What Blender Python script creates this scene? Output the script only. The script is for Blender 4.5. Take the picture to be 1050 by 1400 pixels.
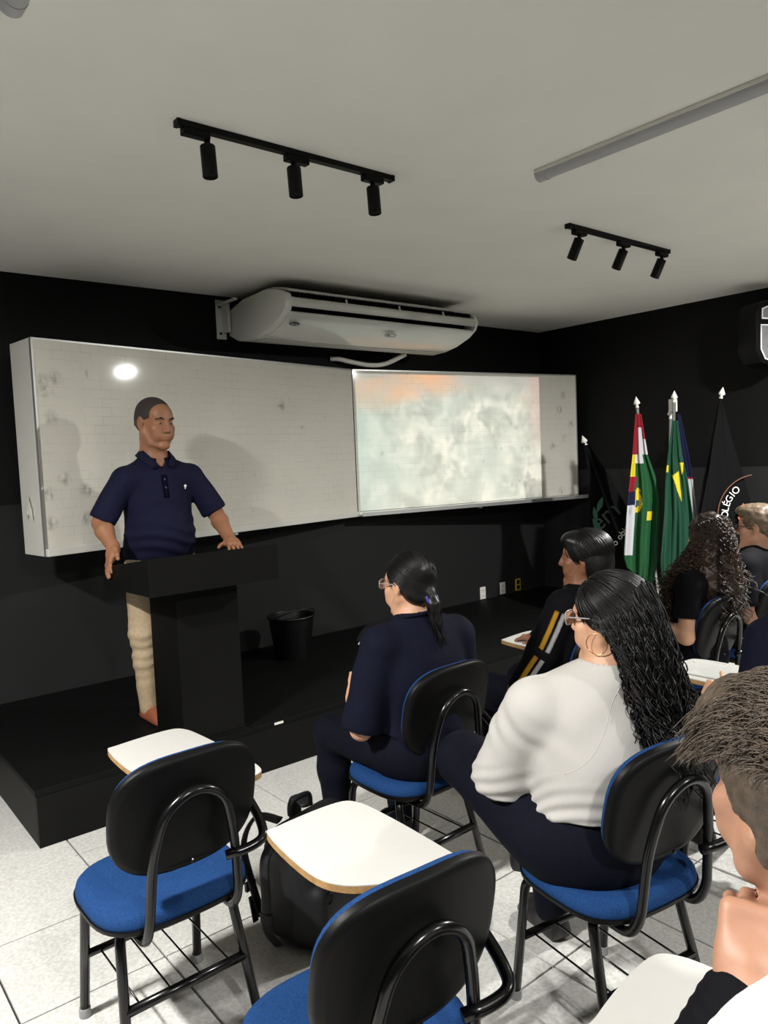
import bpy, bmesh, math, random
import numpy as np
from mathutils import Vector, Matrix, Euler

for o in list(bpy.data.objects): bpy.data.objects.remove(o, do_unlink=True)
SC = bpy.context.scene
COL = SC.collection
random.seed(7)
PI = math.pi
R = math.radians

# ------------------------------------------------------------------ camera
def make_camera():
    yaw, pitch, roll = R(39.2), R(-4.0), R(2.4)
    fw = Vector((math.sin(yaw)*math.cos(pitch), math.cos(yaw)*math.cos(pitch), math.sin(pitch)))
    rt = Vector((math.cos(yaw), -math.sin(yaw), 0))
    up = rt.cross(fw)
    r = rt*math.cos(roll) - up*math.sin(roll)
    u = up*math.cos(roll) + rt*math.sin(roll)
    cd = bpy.data.cameras.new('camera'); cam = bpy.data.objects.new('camera', cd); COL.objects.link(cam)
    cd.sensor_fit = 'VERTICAL'; cd.sensor_height = 36.0; cd.lens = 1030.0/1400.0*36.0
    cd.clip_start = 0.02
    cam.matrix_world = Matrix(((r.x,u.x,-fw.x,0),(r.y,u.y,-fw.y,0),(r.z,u.z,-fw.z,1.66),(0,0,0,1)))
    SC.camera = cam
make_camera()

# ------------------------------------------------------------------ world, exposure
w = bpy.data.worlds.new('world'); SC.world = w; w.use_nodes = True
w.node_tree.nodes['Background'].inputs[0].default_value = (.75,.85,1,1)
w.node_tree.nodes['Background'].inputs[1].default_value = 0.015
SC.view_settings.view_transform = 'Standard'; SC.view_settings.look = 'None'
SC.view_settings.gamma = 1.0; SC.view_settings.use_curve_mapping = False
SC.view_settings.exposure = 0.15

# ------------------------------------------------------------------ large lights: the lit ceiling tubes of the room
def area(name, loc, sx, sy, power, color=(1,.985,.965), spread=180, rot=(0,0,0)):
    l = bpy.data.lights.new(name, 'AREA'); l.shape = 'RECTANGLE'; l.size = sx; l.size_y = sy
    l.energy = power; l.color = color; l.spread = R(spread)
    o = bpy.data.objects.new(name, l); o.location = loc; o.rotation_euler = rot; COL.objects.link(o); return o
LIT = [(-0.85, 1.95, 205), (0.45, -1.10, 85), (2.72, -1.30, 60), (4.86, 1.30, 175)]     # x, y of the lit lamps, watts
for i, (x, y, p) in enumerate(LIT):
    area('ceiling_tube_light', (x, y, 2.80), .12 if i < 3 else .07, .30 if i < 3 else .14, p)

# ------------------------------------------------------------------ the projector's beam (real lamp with a picture in it)
PRJ = Vector((4.18, 1.5, 2.62))
def projector_light():
    l = bpy.data.lights.new('projector_beam', 'SPOT'); l.energy = 430; l.shadow_soft_size = 0.004
    l.spot_size = R(60); l.spot_blend = 0.0
    o = bpy.data.objects.new('projector_beam', l); COL.objects.link(o)
    o.location = PRJ
    c = Vector((4.72, 4.77, 1.79))
    q = (c-PRJ).to_track_quat('-Z', 'Y'); o.rotation_euler = q.to_euler()
    M = q.to_matrix()                                  # local -> world
    # picture rectangle on the board plane
    p0 = Vector((3.775, 4.915, 1.225)); eu = Vector((5.70, 4.596, 1.225))-p0; ev = Vector((0,0,1.145))
    n = eu.cross(ev).normalized()
    K = (p0-PRJ).dot(n)
    # hit = PRJ + d*K/(d.n);  u = (hit-p0).eu/|eu|^2
    h3 = n
    h1 = (eu*K + n*((PRJ-p0).dot(eu)))/eu.length_squared
    h2 = (ev*K + n*((PRJ-p0).dot(ev)))/ev.length_squared
    Mi = M.transposed()
    h1, h2, h3 = Mi@h1, Mi@h2, Mi@h3
    l.use_nodes = True; nt = l.node_tree; N = nt.nodes; L = nt.links
    em = N['Emission']
    tc = N.new('ShaderNodeTexCoord')
    def dot(v):
        d = N.new('ShaderNodeVectorMath'); d.operation = 'DOT_PRODUCT'; L.new(tc.outputs['Normal'], d.inputs[0]); d.inputs[1].default_value = v; return d.outputs['Value']
    def m(op, a, b=None, c_=None):
        x = N.new('ShaderNodeMath'); x.operation = op
        for i, k in enumerate((a, b, c_)):
            if k is None: continue
            if isinstance(k, (int, float)): x.inputs[i].default_value = k
            else: L.new(k, x.inputs[i])
        return x.outputs[0]
    d3 = dot(h3); u = m('DIVIDE', dot(h1), d3); v = m('DIVIDE', dot(h2), d3)
    mask = m('MULTIPLY', m('MULTIPLY', m('GREATER_THAN', u, 0.0), m('LESS_THAN', u, 1.0)), m('MULTIPLY', m('GREATER_THAN', v, 0.0), m('LESS_THAN', v, 1.0)))
    uv = N.new('ShaderNodeCombineXYZ'); L.new(u, uv.inputs[0]); L.new(v, uv.inputs[1])
    def noise(scale, detail, rough, off, dist=0.0, sx=1.0, sy=1.0, rz=0.0):
        mp = N.new('ShaderNodeMapping'); mp.inputs['Location'].default_value = off; mp.inputs['Scale'].default_value = (sx, sy, 1); mp.inputs['Rotation'].default_value = (0,0,rz)
        L.new(uv.outputs[0], mp.inputs[0])
        t = N.new('ShaderNodeTexNoise'); t.inputs['Scale'].default_value = scale; t.inputs['Detail'].default_value = detail; t.inputs['Roughness'].default_value = rough; t.inputs['Distortion'].default_value = dist
        L.new(mp.outputs[0], t.inputs['Vector']); return t.outputs['Fac']
    n1 = noise(4.2, 3.0, .5, (3,1,0), .8, 1.5, 1.1, .5)
    n2 = noise(2.2, 2.0, .5, (9,4,0), .2)
    n3 = noise(9., 2.0, .5, (1,7,0), 1.2, 1.5, .7, -.6)
    ramp = N.new('ShaderNodeValToRGB'); cr = ramp.color_ramp
    cr.elements[0].position = .42; cr.elements[0].color = (.33,.39,.38,1)
    cr.elements[1].position = .63; cr.elements[1].color = (1.0,1.0,.97,1)
    e = cr.elements.new(.50); e.color = (.55,.63,.61,1)
    mixn = m('MULTIPLY_ADD', n3, .45, m('MULTIPLY', n1, .6)); L.new(mixn, ramp.inputs[0])
    def mix(fac, a, b):
        x = N.new('ShaderNodeMix'); x.data_type = 'RGBA'
        L.new(fac, x.inputs[0])
        for k, s in ((a, 6), (b, 7)):
            if isinstance(k, tuple): x.inputs[s].default_value = k
            else: L.new(k, x.inputs[s])
        return x.outputs[2]
    def clamp01(x): 
        c1 = N.new('ShaderNodeClamp'); L.new(x, c1.inputs[0]); return c1.outputs[0]
    # cyan towards the left, grey along the top with orange patches, a red right rim: the colours of the picture shown
    n4 = noise(3.4, 2.0, .5, (5,2,0), .4)
    tint = mix(clamp01(m('MULTIPLY', m('SUBTRACT', n4, .40), 2.2)), ramp.outputs[0], (.50,.66,.64,1))
    cy = mix(clamp01(m('MULTIPLY', m('SUBTRACT', .22, u), 3.0)), tint, (.36,.66,.67,1))
    up = clamp01(m('MULTIPLY', m('SUBTRACT', v, .78), 4.5))
    gr = mix(up, cy, (.42,.43,.45,1))
    warm = clamp01(m('MULTIPLY', clamp01(m('MULTIPLY', m('SUBTRACT', v, .70), 5.0)), clamp01(m('MULTIPLY', m('SUBTRACT', n2, .50), 7.0))))
    wm = mix(warm, gr, (.95,.46,.22,1))
    edge = clamp01(m('MULTIPLY', m('SUBTRACT', u, .90), 9.0)); mid = clamp01(m('MULTIPLY', m('SUBTRACT', v, .30), 3.0))
    fin = mix(m('MULTIPLY', m('MULTIPLY', edge, mid), .75), wm, (.74,.36,.36,1))
    fl = mix(mask, (0,0,0,1), fin)
    L.new(fl, em.inputs['Color'])
    return o
projector_light()
# ------------------------------------------------------------------ helpers: materials
def lin(c):
    return tuple(((v/255.)/12.92 if v/255. <= .04045 else ((v/255.+.055)/1.055)**2.4) for v in c)
MATS = {}
def mat(name, col, rough=.5, metal=0.0, spec=.5, noise=0.0, nscale=30., bump=0.0, bscale=200., coat=0.0, col2=None, emit=0.0, detail=3.0, aniso=None, sheen=0.0, sss=0.0, bdist=.002):
    if name in MATS: return MATS[name]
    m = bpy.data.materials.new(name); m.use_nodes = True; nt = m.node_tree; b = nt.nodes['Principled BSDF']
    b.inputs['Base Color'].default_value = (*col, 1); b.inputs['Roughness'].default_value = rough; b.inputs['Metallic'].default_value = metal
    b.inputs['Specular IOR Level'].default_value = spec; b.inputs['Coat Weight'].default_value = coat
    if sheen: b.inputs['Sheen Weight'].default_value = sheen
    if sss:
        b.inputs['Subsurface Weight'].default_value = sss; b.inputs['Subsurface Radius'].default_value = (.012,.005,.003); b.inputs['Subsurface Scale'].default_value = 1.0
    if emit:
        b.inputs['Emission Color'].default_value = (*col, 1); b.inputs['Emission Strength'].default_value = emit
    tc = nt.nodes.new('ShaderNodeTexCoord')
    if noise or col2:
        t = nt.nodes.new('ShaderNodeTexNoise'); t.inputs['Scale'].default_value = nscale; t.inputs['Detail'].default_value = detail
        nt.links.new(tc.outputs['Object'], t.inputs['Vector'])
        r = nt.nodes.new('ShaderNodeValToRGB'); c2 = col2 or tuple(min(1, v*(1+noise)) for v in col); c1 = col if col2 else tuple(v*(1-noise) for v in col)
        r.color_ramp.elements[0].position = .35; r.color_ramp.elements[1].position = .65
        r.color_ramp.elements[0].color = (*c1, 1); r.color_ramp.elements[1].color = (*c2, 1)
        nt.links.new(t.outputs['Fac'], r.inputs[0]); nt.links.new(r.outputs[0], b.inputs['Base Color'])
    if bump:
        t = nt.nodes.new('ShaderNodeTexNoise'); t.inputs['Scale'].default_value = bscale; t.inputs['Detail'].default_value = 3
        src = tc.outputs['Object']
        if aniso:
            mp = nt.nodes.new('ShaderNodeMapping'); mp.inputs['Scale'].default_value = aniso; nt.links.new(src, mp.inputs[0]); src = mp.outputs[0]
        nt.links.new(src, t.inputs['Vector'])
        bp = nt.nodes.new('ShaderNodeBump'); bp.inputs['Strength'].default_value = bump; bp.inputs['Distance'].default_value = bdist
        nt.links.new(t.outputs['Fac'], bp.inputs['Height']); nt.links.new(bp.outputs[0], b.inputs['Normal'])
    MATS[name] = m; return m

# ------------------------------------------------------------------ helpers: objects
def tag(o, label, cat, group=None):
    o['label'] = label; o['category'] = cat
    if group: o['group'] = group
    return o
def finish(me, m, smooth):
    if m is not None:
        for x in (m if isinstance(m, (list, tuple)) else [m]): me.materials.append(x)
    if smooth: me.polygons.foreach_set('use_smooth', [True]*len(me.polygons))
    me.update()
def mobj(name, me, parent=None, loc=None, rot=None):
    o = bpy.data.objects.new(name, me); COL.objects.link(o)
    if parent is not None: o.parent = parent
    if loc is not None: o.location = loc
    if rot is not None: o.rotation_euler = rot
    return o
def obj(name, bm, m, parent=None, smooth=False, loc=None, rot=None, auto=None):
    me = bpy.data.meshes.new(name); bmesh.ops.recalc_face_normals(bm, faces=bm.faces)
    if auto is not None:
        for e in bm.edges:
            if len(e.link_faces) == 2 and e.calc_face_angle(0) > auto: e.smooth = False
    bm.to_mesh(me); bm.free(); finish(me, m, smooth or auto is not None)
    return mobj(name, me, parent, loc, rot)
def empty(name, loc=(0,0,0), rz=0.0, label=None, cat=None, group=None):
    o = bpy.data.objects.new(name, None); COL.objects.link(o); o.empty_display_size = .1
    o.location = loc; o.rotation_euler = (0,0,rz)
    if label: tag(o, label, cat, group)
    return o
def copy_tree(o, parent=None):
    c = o.copy(); COL.objects.link(c); c.parent = parent
    for ch in o.children: copy_tree(ch, c)
    return c
def bm_new(): return bmesh.new()
def bx(bm, c, s, rot=None, bevel=0.0, seg=2):
    v = bmesh.ops.create_cube(bm, size=1.0)['verts']
    M = Matrix.Translation(c) @ ((rot if isinstance(rot, Matrix) else Euler(rot).to_matrix()).to_4x4() if rot is not None else Matrix.Identity(4)) @ Matrix.Diagonal((*s, 1))
    bmesh.ops.transform(bm, matrix=M, verts=v)
    if bevel:
        es = list({e for x in v for e in x.link_edges})
        bmesh.ops.bevel(bm, geom=es, offset=bevel, segments=seg, affect='EDGES', profile=.5)
    return bm
def box(c, s, rot=None, bevel=0.0, seg=2): return bx(bmesh.new(), c, s, rot, bevel, seg)
def fillet(pts, r, n=5):
    pts = [Vector(p) for p in pts]; out = [pts[0]]
    for i in range(1, len(pts)-1):
        a, b, c = pts[i-1], pts[i], pts[i+1]
        d1 = (a-b); d2 = (c-b); rr = min(r, d1.length*.49, d2.length*.49)
        p, q = b+d1.normalized()*rr, b+d2.normalized()*rr
        for k in range(n+1):
            t = k/n; out.append(p*(1-t)**2 + b*2*t*(1-t) + q*t*t)
    out.append(pts[-1]); return out
def smooth_path(pts, n=6):
    pts = [Vector(p) for p in pts]; P = [pts[0]]+pts+[pts[-1]]; out = []
    for i in range(1, len(P)-2):
        a, b, c, d = P[i-1], P[i], P[i+1], P[i+2]
        for k in range(n):
            t = k/n; out.append(.5*((2*b)+(c-a)*t+(2*a-5*b+4*c-d)*t*t+(3*b-a-3*c+d)*t**3))
    out.append(pts[-1]); return out
def tube(bm, pts, r, n=8, cap=True, flat=1.0, closed=False):
    pts = [Vector(p) for p in pts]; N = len(pts); rs = r if isinstance(r, (list, tuple)) else [r]*N
    rings = []; prev = None
    for i in range(N):
        if closed: t = (pts[(i+1) % N]-pts[i-1]).normalized()
        else: t = (pts[min(i+1, N-1)]-pts[max(i-1, 0)]).normalized()
        if prev is None:
            a = Vector((0,0,1)) if abs(t.z) < .9 else Vector((1,0,0)); x = t.cross(a).normalized()
        else:
            x = (prev - t*prev.dot(t)); x = x.normalized() if x.length > 1e-6 else t.orthogonal().normalized()
        prev = x; y = t.cross(x)
        rings.append([bm.verts.new(pts[i]+(x*math.cos(2*PI*k/n)+y*math.sin(2*PI*k/n)*flat)*rs[i]) for k in range(n)])
    for i in range(N if closed else N-1):
        a, b = rings[i], rings[(i+1) % N]
        for k in range(n): bm.faces.new((a[k], a[(k+1) % n], b[(k+1) % n], b[k]))
    if cap and not closed:
        bm.faces.new(rings[0][::-1]); bm.faces.new(rings[-1])
    return bm
def tubeb(pts, r, n=8, **k): return tube(bmesh.new(), pts, r, n, **k)
def lathe(bm, prof, n=24, M=None):
    rings = []
    for r, z in prof:
        rings.append([bm.verts.new((r*math.cos(2*PI*k/n), r*math.sin(2*PI*k/n), z)) for k in range(n)])
    for a, b in zip(rings, rings[1:]):
        for k in range(n): bm.faces.new((a[k], a[(k+1) % n], b[(k+1) % n], b[k]))
    bm.faces.new(rings[0][::-1]); bm.faces.new(rings[-1])
    if M is not None: bmesh.ops.transform(bm, matrix=M, verts=[v for r_ in rings for v in r_])
    return bm
def prism(bm, outline, z0, z1, bevel=0.0, M=None, seg=2):
    a = [bm.verts.new((x, y, z0)) for x, y in outline]; b = [bm.verts.new((x, y, z1)) for x, y in outline]; n = len(a)
    fs = [bm.faces.new(a[::-1]), bm.faces.new(b)]
    for k in range(n): bm.faces.new((a[k], a[(k+1) % n], b[(k+1) % n], b[k]))
    if bevel:
        es = list({e for f in fs for e in f.edges})
        bmesh.ops.bevel(bm, geom=es, offset=bevel, segments=seg, affect='EDGES', profile=.5)
    if M is not None: bmesh.ops.transform(bm, matrix=M, verts=bm.verts[:])
    return bm
def superell(a, b, p=3.0, n=40):
    out = []
    for k in range(n):
        t = 2*PI*k/n; c, s = math.cos(t), math.sin(t)
        out.append((a*math.copysign(abs(c)**(2/p), c), b*math.copysign(abs(s)**(2/p), s)))
    return out
def pad(bm, outline, prof, M=None, curve=0.0):
    """loft an outline by (scale-inset, z) rings; curve bends z by x^2"""
    rings = []
    for s, z in prof:
        rings.append([bm.verts.new((x*s, y*s, z+curve*x*x*s*s)) for x, y in outline])
    n = len(outline)
    for a, b in zip(rings, rings[1:]):
        for k in range(n): bm.faces.new((a[k], a[(k+1) % n], b[(k+1) % n], b[k]))
    bm.faces.new(rings[0][::-1]); bm.faces.new(rings[-1])
    if M is not None: bmesh.ops.transform(bm, matrix=M, verts=bm.verts[:])
    return bm
def text_mesh(s, size, extrude=.001, spacing=1.0, align='CENTER'):
    cu = bpy.data.curves.new('lettering', 'FONT'); cu.body = s; cu.size = size; cu.extrude = extrude; cu.align_x = align; cu.align_y = 'CENTER'; cu.space_character = spacing
    o = bpy.data.objects.new('lettering_tmp', cu); COL.objects.link(o)
    dg = bpy.context.evaluated_depsgraph_get(); me = bpy.data.meshes.new_from_object(o.evaluated_get(dg))
    bpy.data.objects.remove(o, do_unlink=True); return me
def frame(right, up):
    r = Vector(right).normalized(); u = Vector(up); u = (u-r*u.dot(r)).normalized(); n = r.cross(u)
    return Matrix((r, u, n)).transposed()

# ------------------------------------------------------------------ helpers: implicit surfaces (for bodies, clothes, hair, bags)
class SDF:
    def __init__(s): s.p = []
    def cone(s, a, b, r1, r2=None, k=.03, op='u'):
        s.p.append(('c', np.array(a, float), np.array(b, float), r1, r1 if r2 is None else r2, k, op)); return s
    def chain(s, pts, rs, k=.03, op='u'):
        for i in range(len(pts)-1): s.cone(pts[i], pts[i+1], rs[i], rs[i+1], k, op)
        return s
    def ell(s, c, r, M=None, k=.03, op='u'):
        s.p.append(('e', np.array(c, float), np.array(r, float), np.eye(3) if M is None else np.array(M, float), None, k, op)); return s
    def box(s, c, h, M=None, rnd=.01, k=.02, op='u'):
        s.p.append(('b', np.array(c, float), np.array(h, float), np.eye(3) if M is None else np.array(M, float), rnd, k, op)); return s
    def cut(s, point, n, k=.006):
        n = np.array(n, float); n /= np.linalg.norm(n)
        s.p.append(('h', np.array(point, float), n, None, None, k, 'cut')); return s
    def ext(s, p):
        if p[0] == 'c': r = max(p[3], p[4]); return np.minimum(p[1], p[2])-r, np.maximum(p[1], p[2])+r
        if p[0] == 'e': e = np.sqrt(((p[3]*p[2])**2).sum(1)); return p[1]-e, p[1]+e
        e = np.abs(p[3])@p[2]; return p[1]-e, p[1]+e
    def field(s, h):
        us = [s.ext(p) for p in s.p if p[6] == 'u']
        lo = np.min([u[0] for u in us], 0)-3*h-.012; hi = np.max([u[1] for u in us], 0)+3*h+.012
        n = np.ceil((hi-lo)/h).astype(int)+1
        ax = [(lo[i]+h*np.arange(n[i])).astype(np.float32) for i in range(3)]
        F = np.full(n, .5, np.float32)
        for p in s.p:
            if p[0] == 'h':
                d = (ax[0]-p[1][0])[:,None,None]*p[2][0]+(ax[1]-p[1][1])[None,:,None]*p[2][1]+(ax[2]-p[1][2])[None,None,:]*p[2][2]
                F = np.maximum(F, d.astype(np.float32)); continue
            a, b = s.ext(p); mg = p[5]+2*h+.01
            i0 = np.clip(np.floor((a-mg-lo)/h).astype(int), 0, n); i1 = np.clip(np.ceil((b+mg-lo)/h).astype(int)+1, 0, n)
            if (i1 <= i0).any(): continue
            X = ax[0][i0[0]:i1[0]][:,None,None]; Y = ax[1][i0[1]:i1[1]][None,:,None]; Z = ax[2][i0[2]:i1[2]][None,None,:]
            if p[0] == 'c':
                A = p[1].astype(np.float32); D = (p[2]-p[1]).astype(np.float32); L2 = max(float(D@D), 1e-9)
                t = np.clip(((X-A[0])*D[0]+(Y-A[1])*D[1]+(Z-A[2])*D[2])/L2, 0, 1)
                d = np.sqrt((X-A[0]-t*D[0])**2+(Y-A[1]-t*D[1])**2+(Z-A[2]-t*D[2])**2)-(p[3]+t*(p[4]-p[3]))
            else:
                M = p[3].astype(np.float32); c = p[1].astype(np.float32); dx, dy, dz = X-c[0], Y-c[1], Z-c[2]
                q = [dx*M[0,i]+dy*M[1,i]+dz*M[2,i] for i in range(3)]
                if p[0] == 'e':
                    r = p[2]; k0 = np.sqrt((q[0]/r[0])**2+(q[1]/r[1])**2+(q[2]/r[2])**2); k1 = np.sqrt((q[0]/r[0]**2)**2+(q[1]/r[1]**2)**2+(q[2]/r[2]**2)**2)
                    d = k0*(k0-1)/np.maximum(k1, 1e-6)
                else:
                    e = [np.abs(q[i])-(p[2][i]-p[4]) for i in range(3)]
                    d = np.sqrt(np.maximum(e[0],0)**2+np.maximum(e[1],0)**2+np.maximum(e[2],0)**2)+np.minimum(np.maximum(e[0], np.maximum(e[1], e[2])), 0)-p[4]
            sl = (slice(i0[0],i1[0]), slice(i0[1],i1[1]), slice(i0[2],i1[2])); f = F[sl]; k = max(p[5], 1e-4)
            if p[6] == 'u':
                g = np.maximum(k-np.abs(f-d), 0)/k; F[sl] = np.minimum(f, d)-g*g*k*.25
            else:
                d = -d; g = np.maximum(k-np.abs(f-d), 0)/k; F[sl] = np.maximum(f, d)+g*g*k*.25
        return F, lo, h
    def mesh(s, name, m, parent=None, h=.007, disp=None, smooth_it=0, M=None):
        F, lo, h = s.field(h); v, q = nets(F, lo, h)
        if disp is not None:
            nr = vnormals(v, q); v = v+nr*disp(v, nr)[:,None]
        if M is not None:
            A = np.array(M); v = v@A[:3,:3].T+A[:3,3]
        return np_obj(name, v, q, m, parent)
def np_obj(name, v, q, m, parent=None, smooth=True):
    me = bpy.data.meshes.new(name); nq, k = q.shape
    me.vertices.add(len(v)); me.vertices.foreach_set('co', np.asarray(v, np.float32).ravel())
    me.loops.add(nq*k); me.loops.foreach_set('vertex_index', q.astype(np.int32).ravel())
    me.polygons.add(nq); me.polygons.foreach_set('loop_start', np.arange(0, nq*k, k, dtype=np.int32))
    me.polygons.foreach_set('use_smooth', np.full(nq, smooth)); me.update(calc_edges=True); me.validate()
    if m is not None:
        for x in (m if isinstance(m, (list, tuple)) else [m]): me.materials.append(x)
    return mobj(name, me, parent)
def vnormals(v, q):
    fn = np.cross(v[q[:,2]]-v[q[:,0]], v[q[:,3]]-v[q[:,1]]); n = np.zeros_like(v)
    for i in range(4): np.add.at(n, q[:,i], fn)
    return n/np.maximum(np.linalg.norm(n, axis=1, keepdims=True), 1e-9)
def nets(F, lo, h):
    S = F < 0
    c = [S[i:S.shape[0]-1+i, j:S.shape[1]-1+j, k:S.shape[2]-1+k] for i in (0,1) for j in (0,1) for k in (0,1)]
    anyv = c[0].copy(); allv = c[0].copy()
    for x in c[1:]: anyv |= x; allv &= x
    act = anyv & ~allv; I = np.argwhere(act); idx = np.full(act.shape, -1, np.int64); idx[tuple(I.T)] = np.arange(len(I))
    P = np.zeros((len(I), 3)); W = np.zeros(len(I))
    cor = [(i,j,k) for i in (0,1) for j in (0,1) for k in (0,1)]
    val = {a: F[I[:,0]+a[0], I[:,1]+a[1], I[:,2]+a[2]].astype(float) for a in cor}
    for a in cor:
        for ax_ in range(3):
            if a[ax_]: continue
            b = list(a); b[ax_] = 1; b = tuple(b); va, vb = val[a], val[b]; cr = (va < 0) != (vb < 0)
            t = np.where(cr, va/np.where(cr, va-vb, 1), 0); p = np.tile(np.array(a, float), (len(I), 1)); p[:,ax_] += t
            P[cr] += p[cr]; W += cr
    v = (I+P/np.maximum(W, 1)[:,None])*h+lo
    Q = []
    for ax_ in range(3):
        sh = list(F.shape); sl0 = [slice(None)]*3; sl1 = [slice(None)]*3; sl0[ax_] = slice(0,-1); sl1[ax_] = slice(1,None)
        a, b = S[tuple(sl0)], S[tuple(sl1)]; e = np.argwhere(a != b); o1, o2 = (ax_+1) % 3, (ax_+2) % 3
        e = e[(e[:,o1] > 0) & (e[:,o2] > 0) & (e[:,o1] < sh[o1]-1) & (e[:,o2] < sh[o2]-1)]
        fl = a[tuple(e.T)]
        def cell(d1, d2):
            x = e.copy(); x[:,o1] += d1; x[:,o2] += d2; return idx[tuple(x.T)]
        q = np.stack([cell(-1,-1), cell(0,-1), cell(0,0), cell(-1,0)], 1); q[~fl] = q[~fl][:,::-1]; Q.append(q)
    return v, np.concatenate(Q)
def strands(name, lines, r, m, parent=None, n=4, taper=.5):
    """many tapered tubes as one hair mesh; lines: list of (k,3) arrays"""
    V = []; Q = []; off = 0
    for ln in lines:
        ln = np.asarray(ln, float); k = len(ln); t = np.gradient(ln, axis=0); t /= np.maximum(np.linalg.norm(t, axis=1, keepdims=True), 1e-9)
        a = np.where(np.abs(t[:,2:3]) < .9, np.array([[0,0,1.]]), np.array([[1.,0,0]])); x = np.cross(t, a); x /= np.maximum(np.linalg.norm(x, axis=1, keepdims=True), 1e-9); y = np.cross(t, x)
        rr = (r*(1-taper*np.linspace(0,1,k)**2))[:,None]; rr[-1] *= .3
        ring = np.stack([ln+(x*math.cos(2*PI*j/n)+y*math.sin(2*PI*j/n))*rr for j in range(n)], 1).reshape(-1, 3)
        V.append(ring); i = np.arange(k-1)[:,None]*n; j = np.arange(n)[None]; j2 = (j+1) % n
        Q.append((np.stack([i+j, i+j2, i+n+j2, i+n+j], -1).reshape(-1, 4))+off); off += k*n
    return np_obj(name, np.concatenate(V), np.concatenate(Q), m, parent)
def wob(v, s, seed=0.0):
    """cheap smooth noise in -1..1"""
    x, y, z = v[:,0]*s+seed, v[:,1]*s+1.7*seed, v[:,2]*s-seed
    return (np.sin(1.1*x+1.9*np.sin(.7*y+seed))+np.sin(1.3*y+1.7*np.sin(.9*z))+np.sin(1.2*z+1.8*np.sin(.8*x+2)))/3
# ------------------------------------------------------------------ materials
M_tile = mat('ceramic_floor_tile', lin((190,189,183)), .42, spec=.35, noise=.13, nscale=75, bump=.15, bscale=90, detail=6)
M_grout = mat('dark_floor_grout', lin((40,38,36)), .9)
M_ceil = mat('white_ceiling_paint', lin((238,237,230)), .9, noise=.015, nscale=3)
M_black = mat('matte_black_metal', (.004,.004,.004), .5, spec=.15)
M_gloss = mat('black_painted_tube', (.0035,.0035,.0035), .22, spec=.4)
M_plast = mat('black_chair_plastic', (.0035,.0035,.0035), .45, spec=.12, bump=.05, bscale=300)
M_blue = mat('blue_chair_fabric', lin((17,47,90)), .85, spec=.15, col2=lin((26,62,108)), nscale=260, bump=.6, bscale=420)
M_white_top = mat('white_laminate', lin((182,180,174)), .38, noise=.015, nscale=8)
M_mdf = mat('raw_board_edge', lin((150,116,70)), .8, noise=.15, nscale=60)
M_podium = mat('black_laminate', (.0055,.0055,.0052), .5, spec=.10)
M_acw = mat('white_ac_plastic', lin((205,205,198)), .32, spec=.5)
M_acp = mat('glossy_ac_panel', lin((205,206,200)), .16, spec=.5, coat=.3)
M_slot = mat('dark_vent_slot', (.004,.004,.004), .7)
M_alu = mat('brushed_aluminium', (.62,.62,.60), .38, .8)
M_boardedge = mat('white_board_casing', lin((206,204,196)), .5)
M_chrome = mat('silver_pole', (.62,.62,.62), .3, .9)
M_grey_diff = mat('unlit_lamp_diffuser', lin((176,176,178)), .35, spec=.4)
M_white_pl = mat('white_plastic', lin((222,220,212)), .4)

def wall_mat():
    m = mat('two_tone_black_wall', (.01,.01,.01), .6, spec=.15, bump=.12, bscale=180)
    nt = m.node_tree; b = nt.nodes['Principled BSDF']
    g = nt.nodes.new('ShaderNodeNewGeometry'); s = nt.nodes.new('ShaderNodeSeparateXYZ'); nt.links.new(g.outputs['Position'], s.inputs[0])
    c = nt.nodes.new('ShaderNodeMath'); c.operation = 'GREATER_THAN'; nt.links.new(s.outputs['Z'], c.inputs[0]); c.inputs[1].default_value = 1.475
    x = nt.nodes.new('ShaderNodeMix'); x.data_type = 'RGBA'; nt.links.new(c.outputs[0], x.inputs[0])
    x.inputs[6].default_value = (.016,.0165,.0165,1); x.inputs[7].default_value = (.0045,.0045,.0045,1)
    nt.links.new(x.outputs[2], b.inputs['Base Color']); return m
M_wall = wall_mat()

# ------------------------------------------------------------------ room shell
WX0, WX1, WY0, WY1, H = -1.7, 6.25, -3.0, 5.03, 2.89
def struct(name, bm, m, **k):
    o = obj(name, bm, m, **k); o['kind'] = 'structure'; return o
fl = struct('floor', box(((WX0+WX1)/2, (WY0+WY1)/2, -.06), (WX1-WX0, WY1-WY0, .1)), M_grout)
struct('ceiling', box(((WX0+WX1)/2, (WY0+WY1)/2, H+.05), (WX1-WX0+.2, WY1-WY0+.2, .1)), M_ceil)
struct('wall_front', box(((WX0+WX1)/2, WY1+.05, H/2-.05), (WX1-WX0+.2, .1, H+.1)), M_wall)
struct('wall_right', box((WX1+.05, (WY0+WY1)/2, H/2-.05), (.1, WY1-WY0, H+.1)), M_wall)
struct('wall_left', box((WX0-.05, (WY0+WY1)/2, H/2-.05), (.1, WY1-WY0, H+.1)), M_wall)
struct('wall_back', box(((WX0+WX1)/2, WY0-.05, H/2-.05), (WX1-WX0+.2, .1, H+.1)), M_wall)
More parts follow.
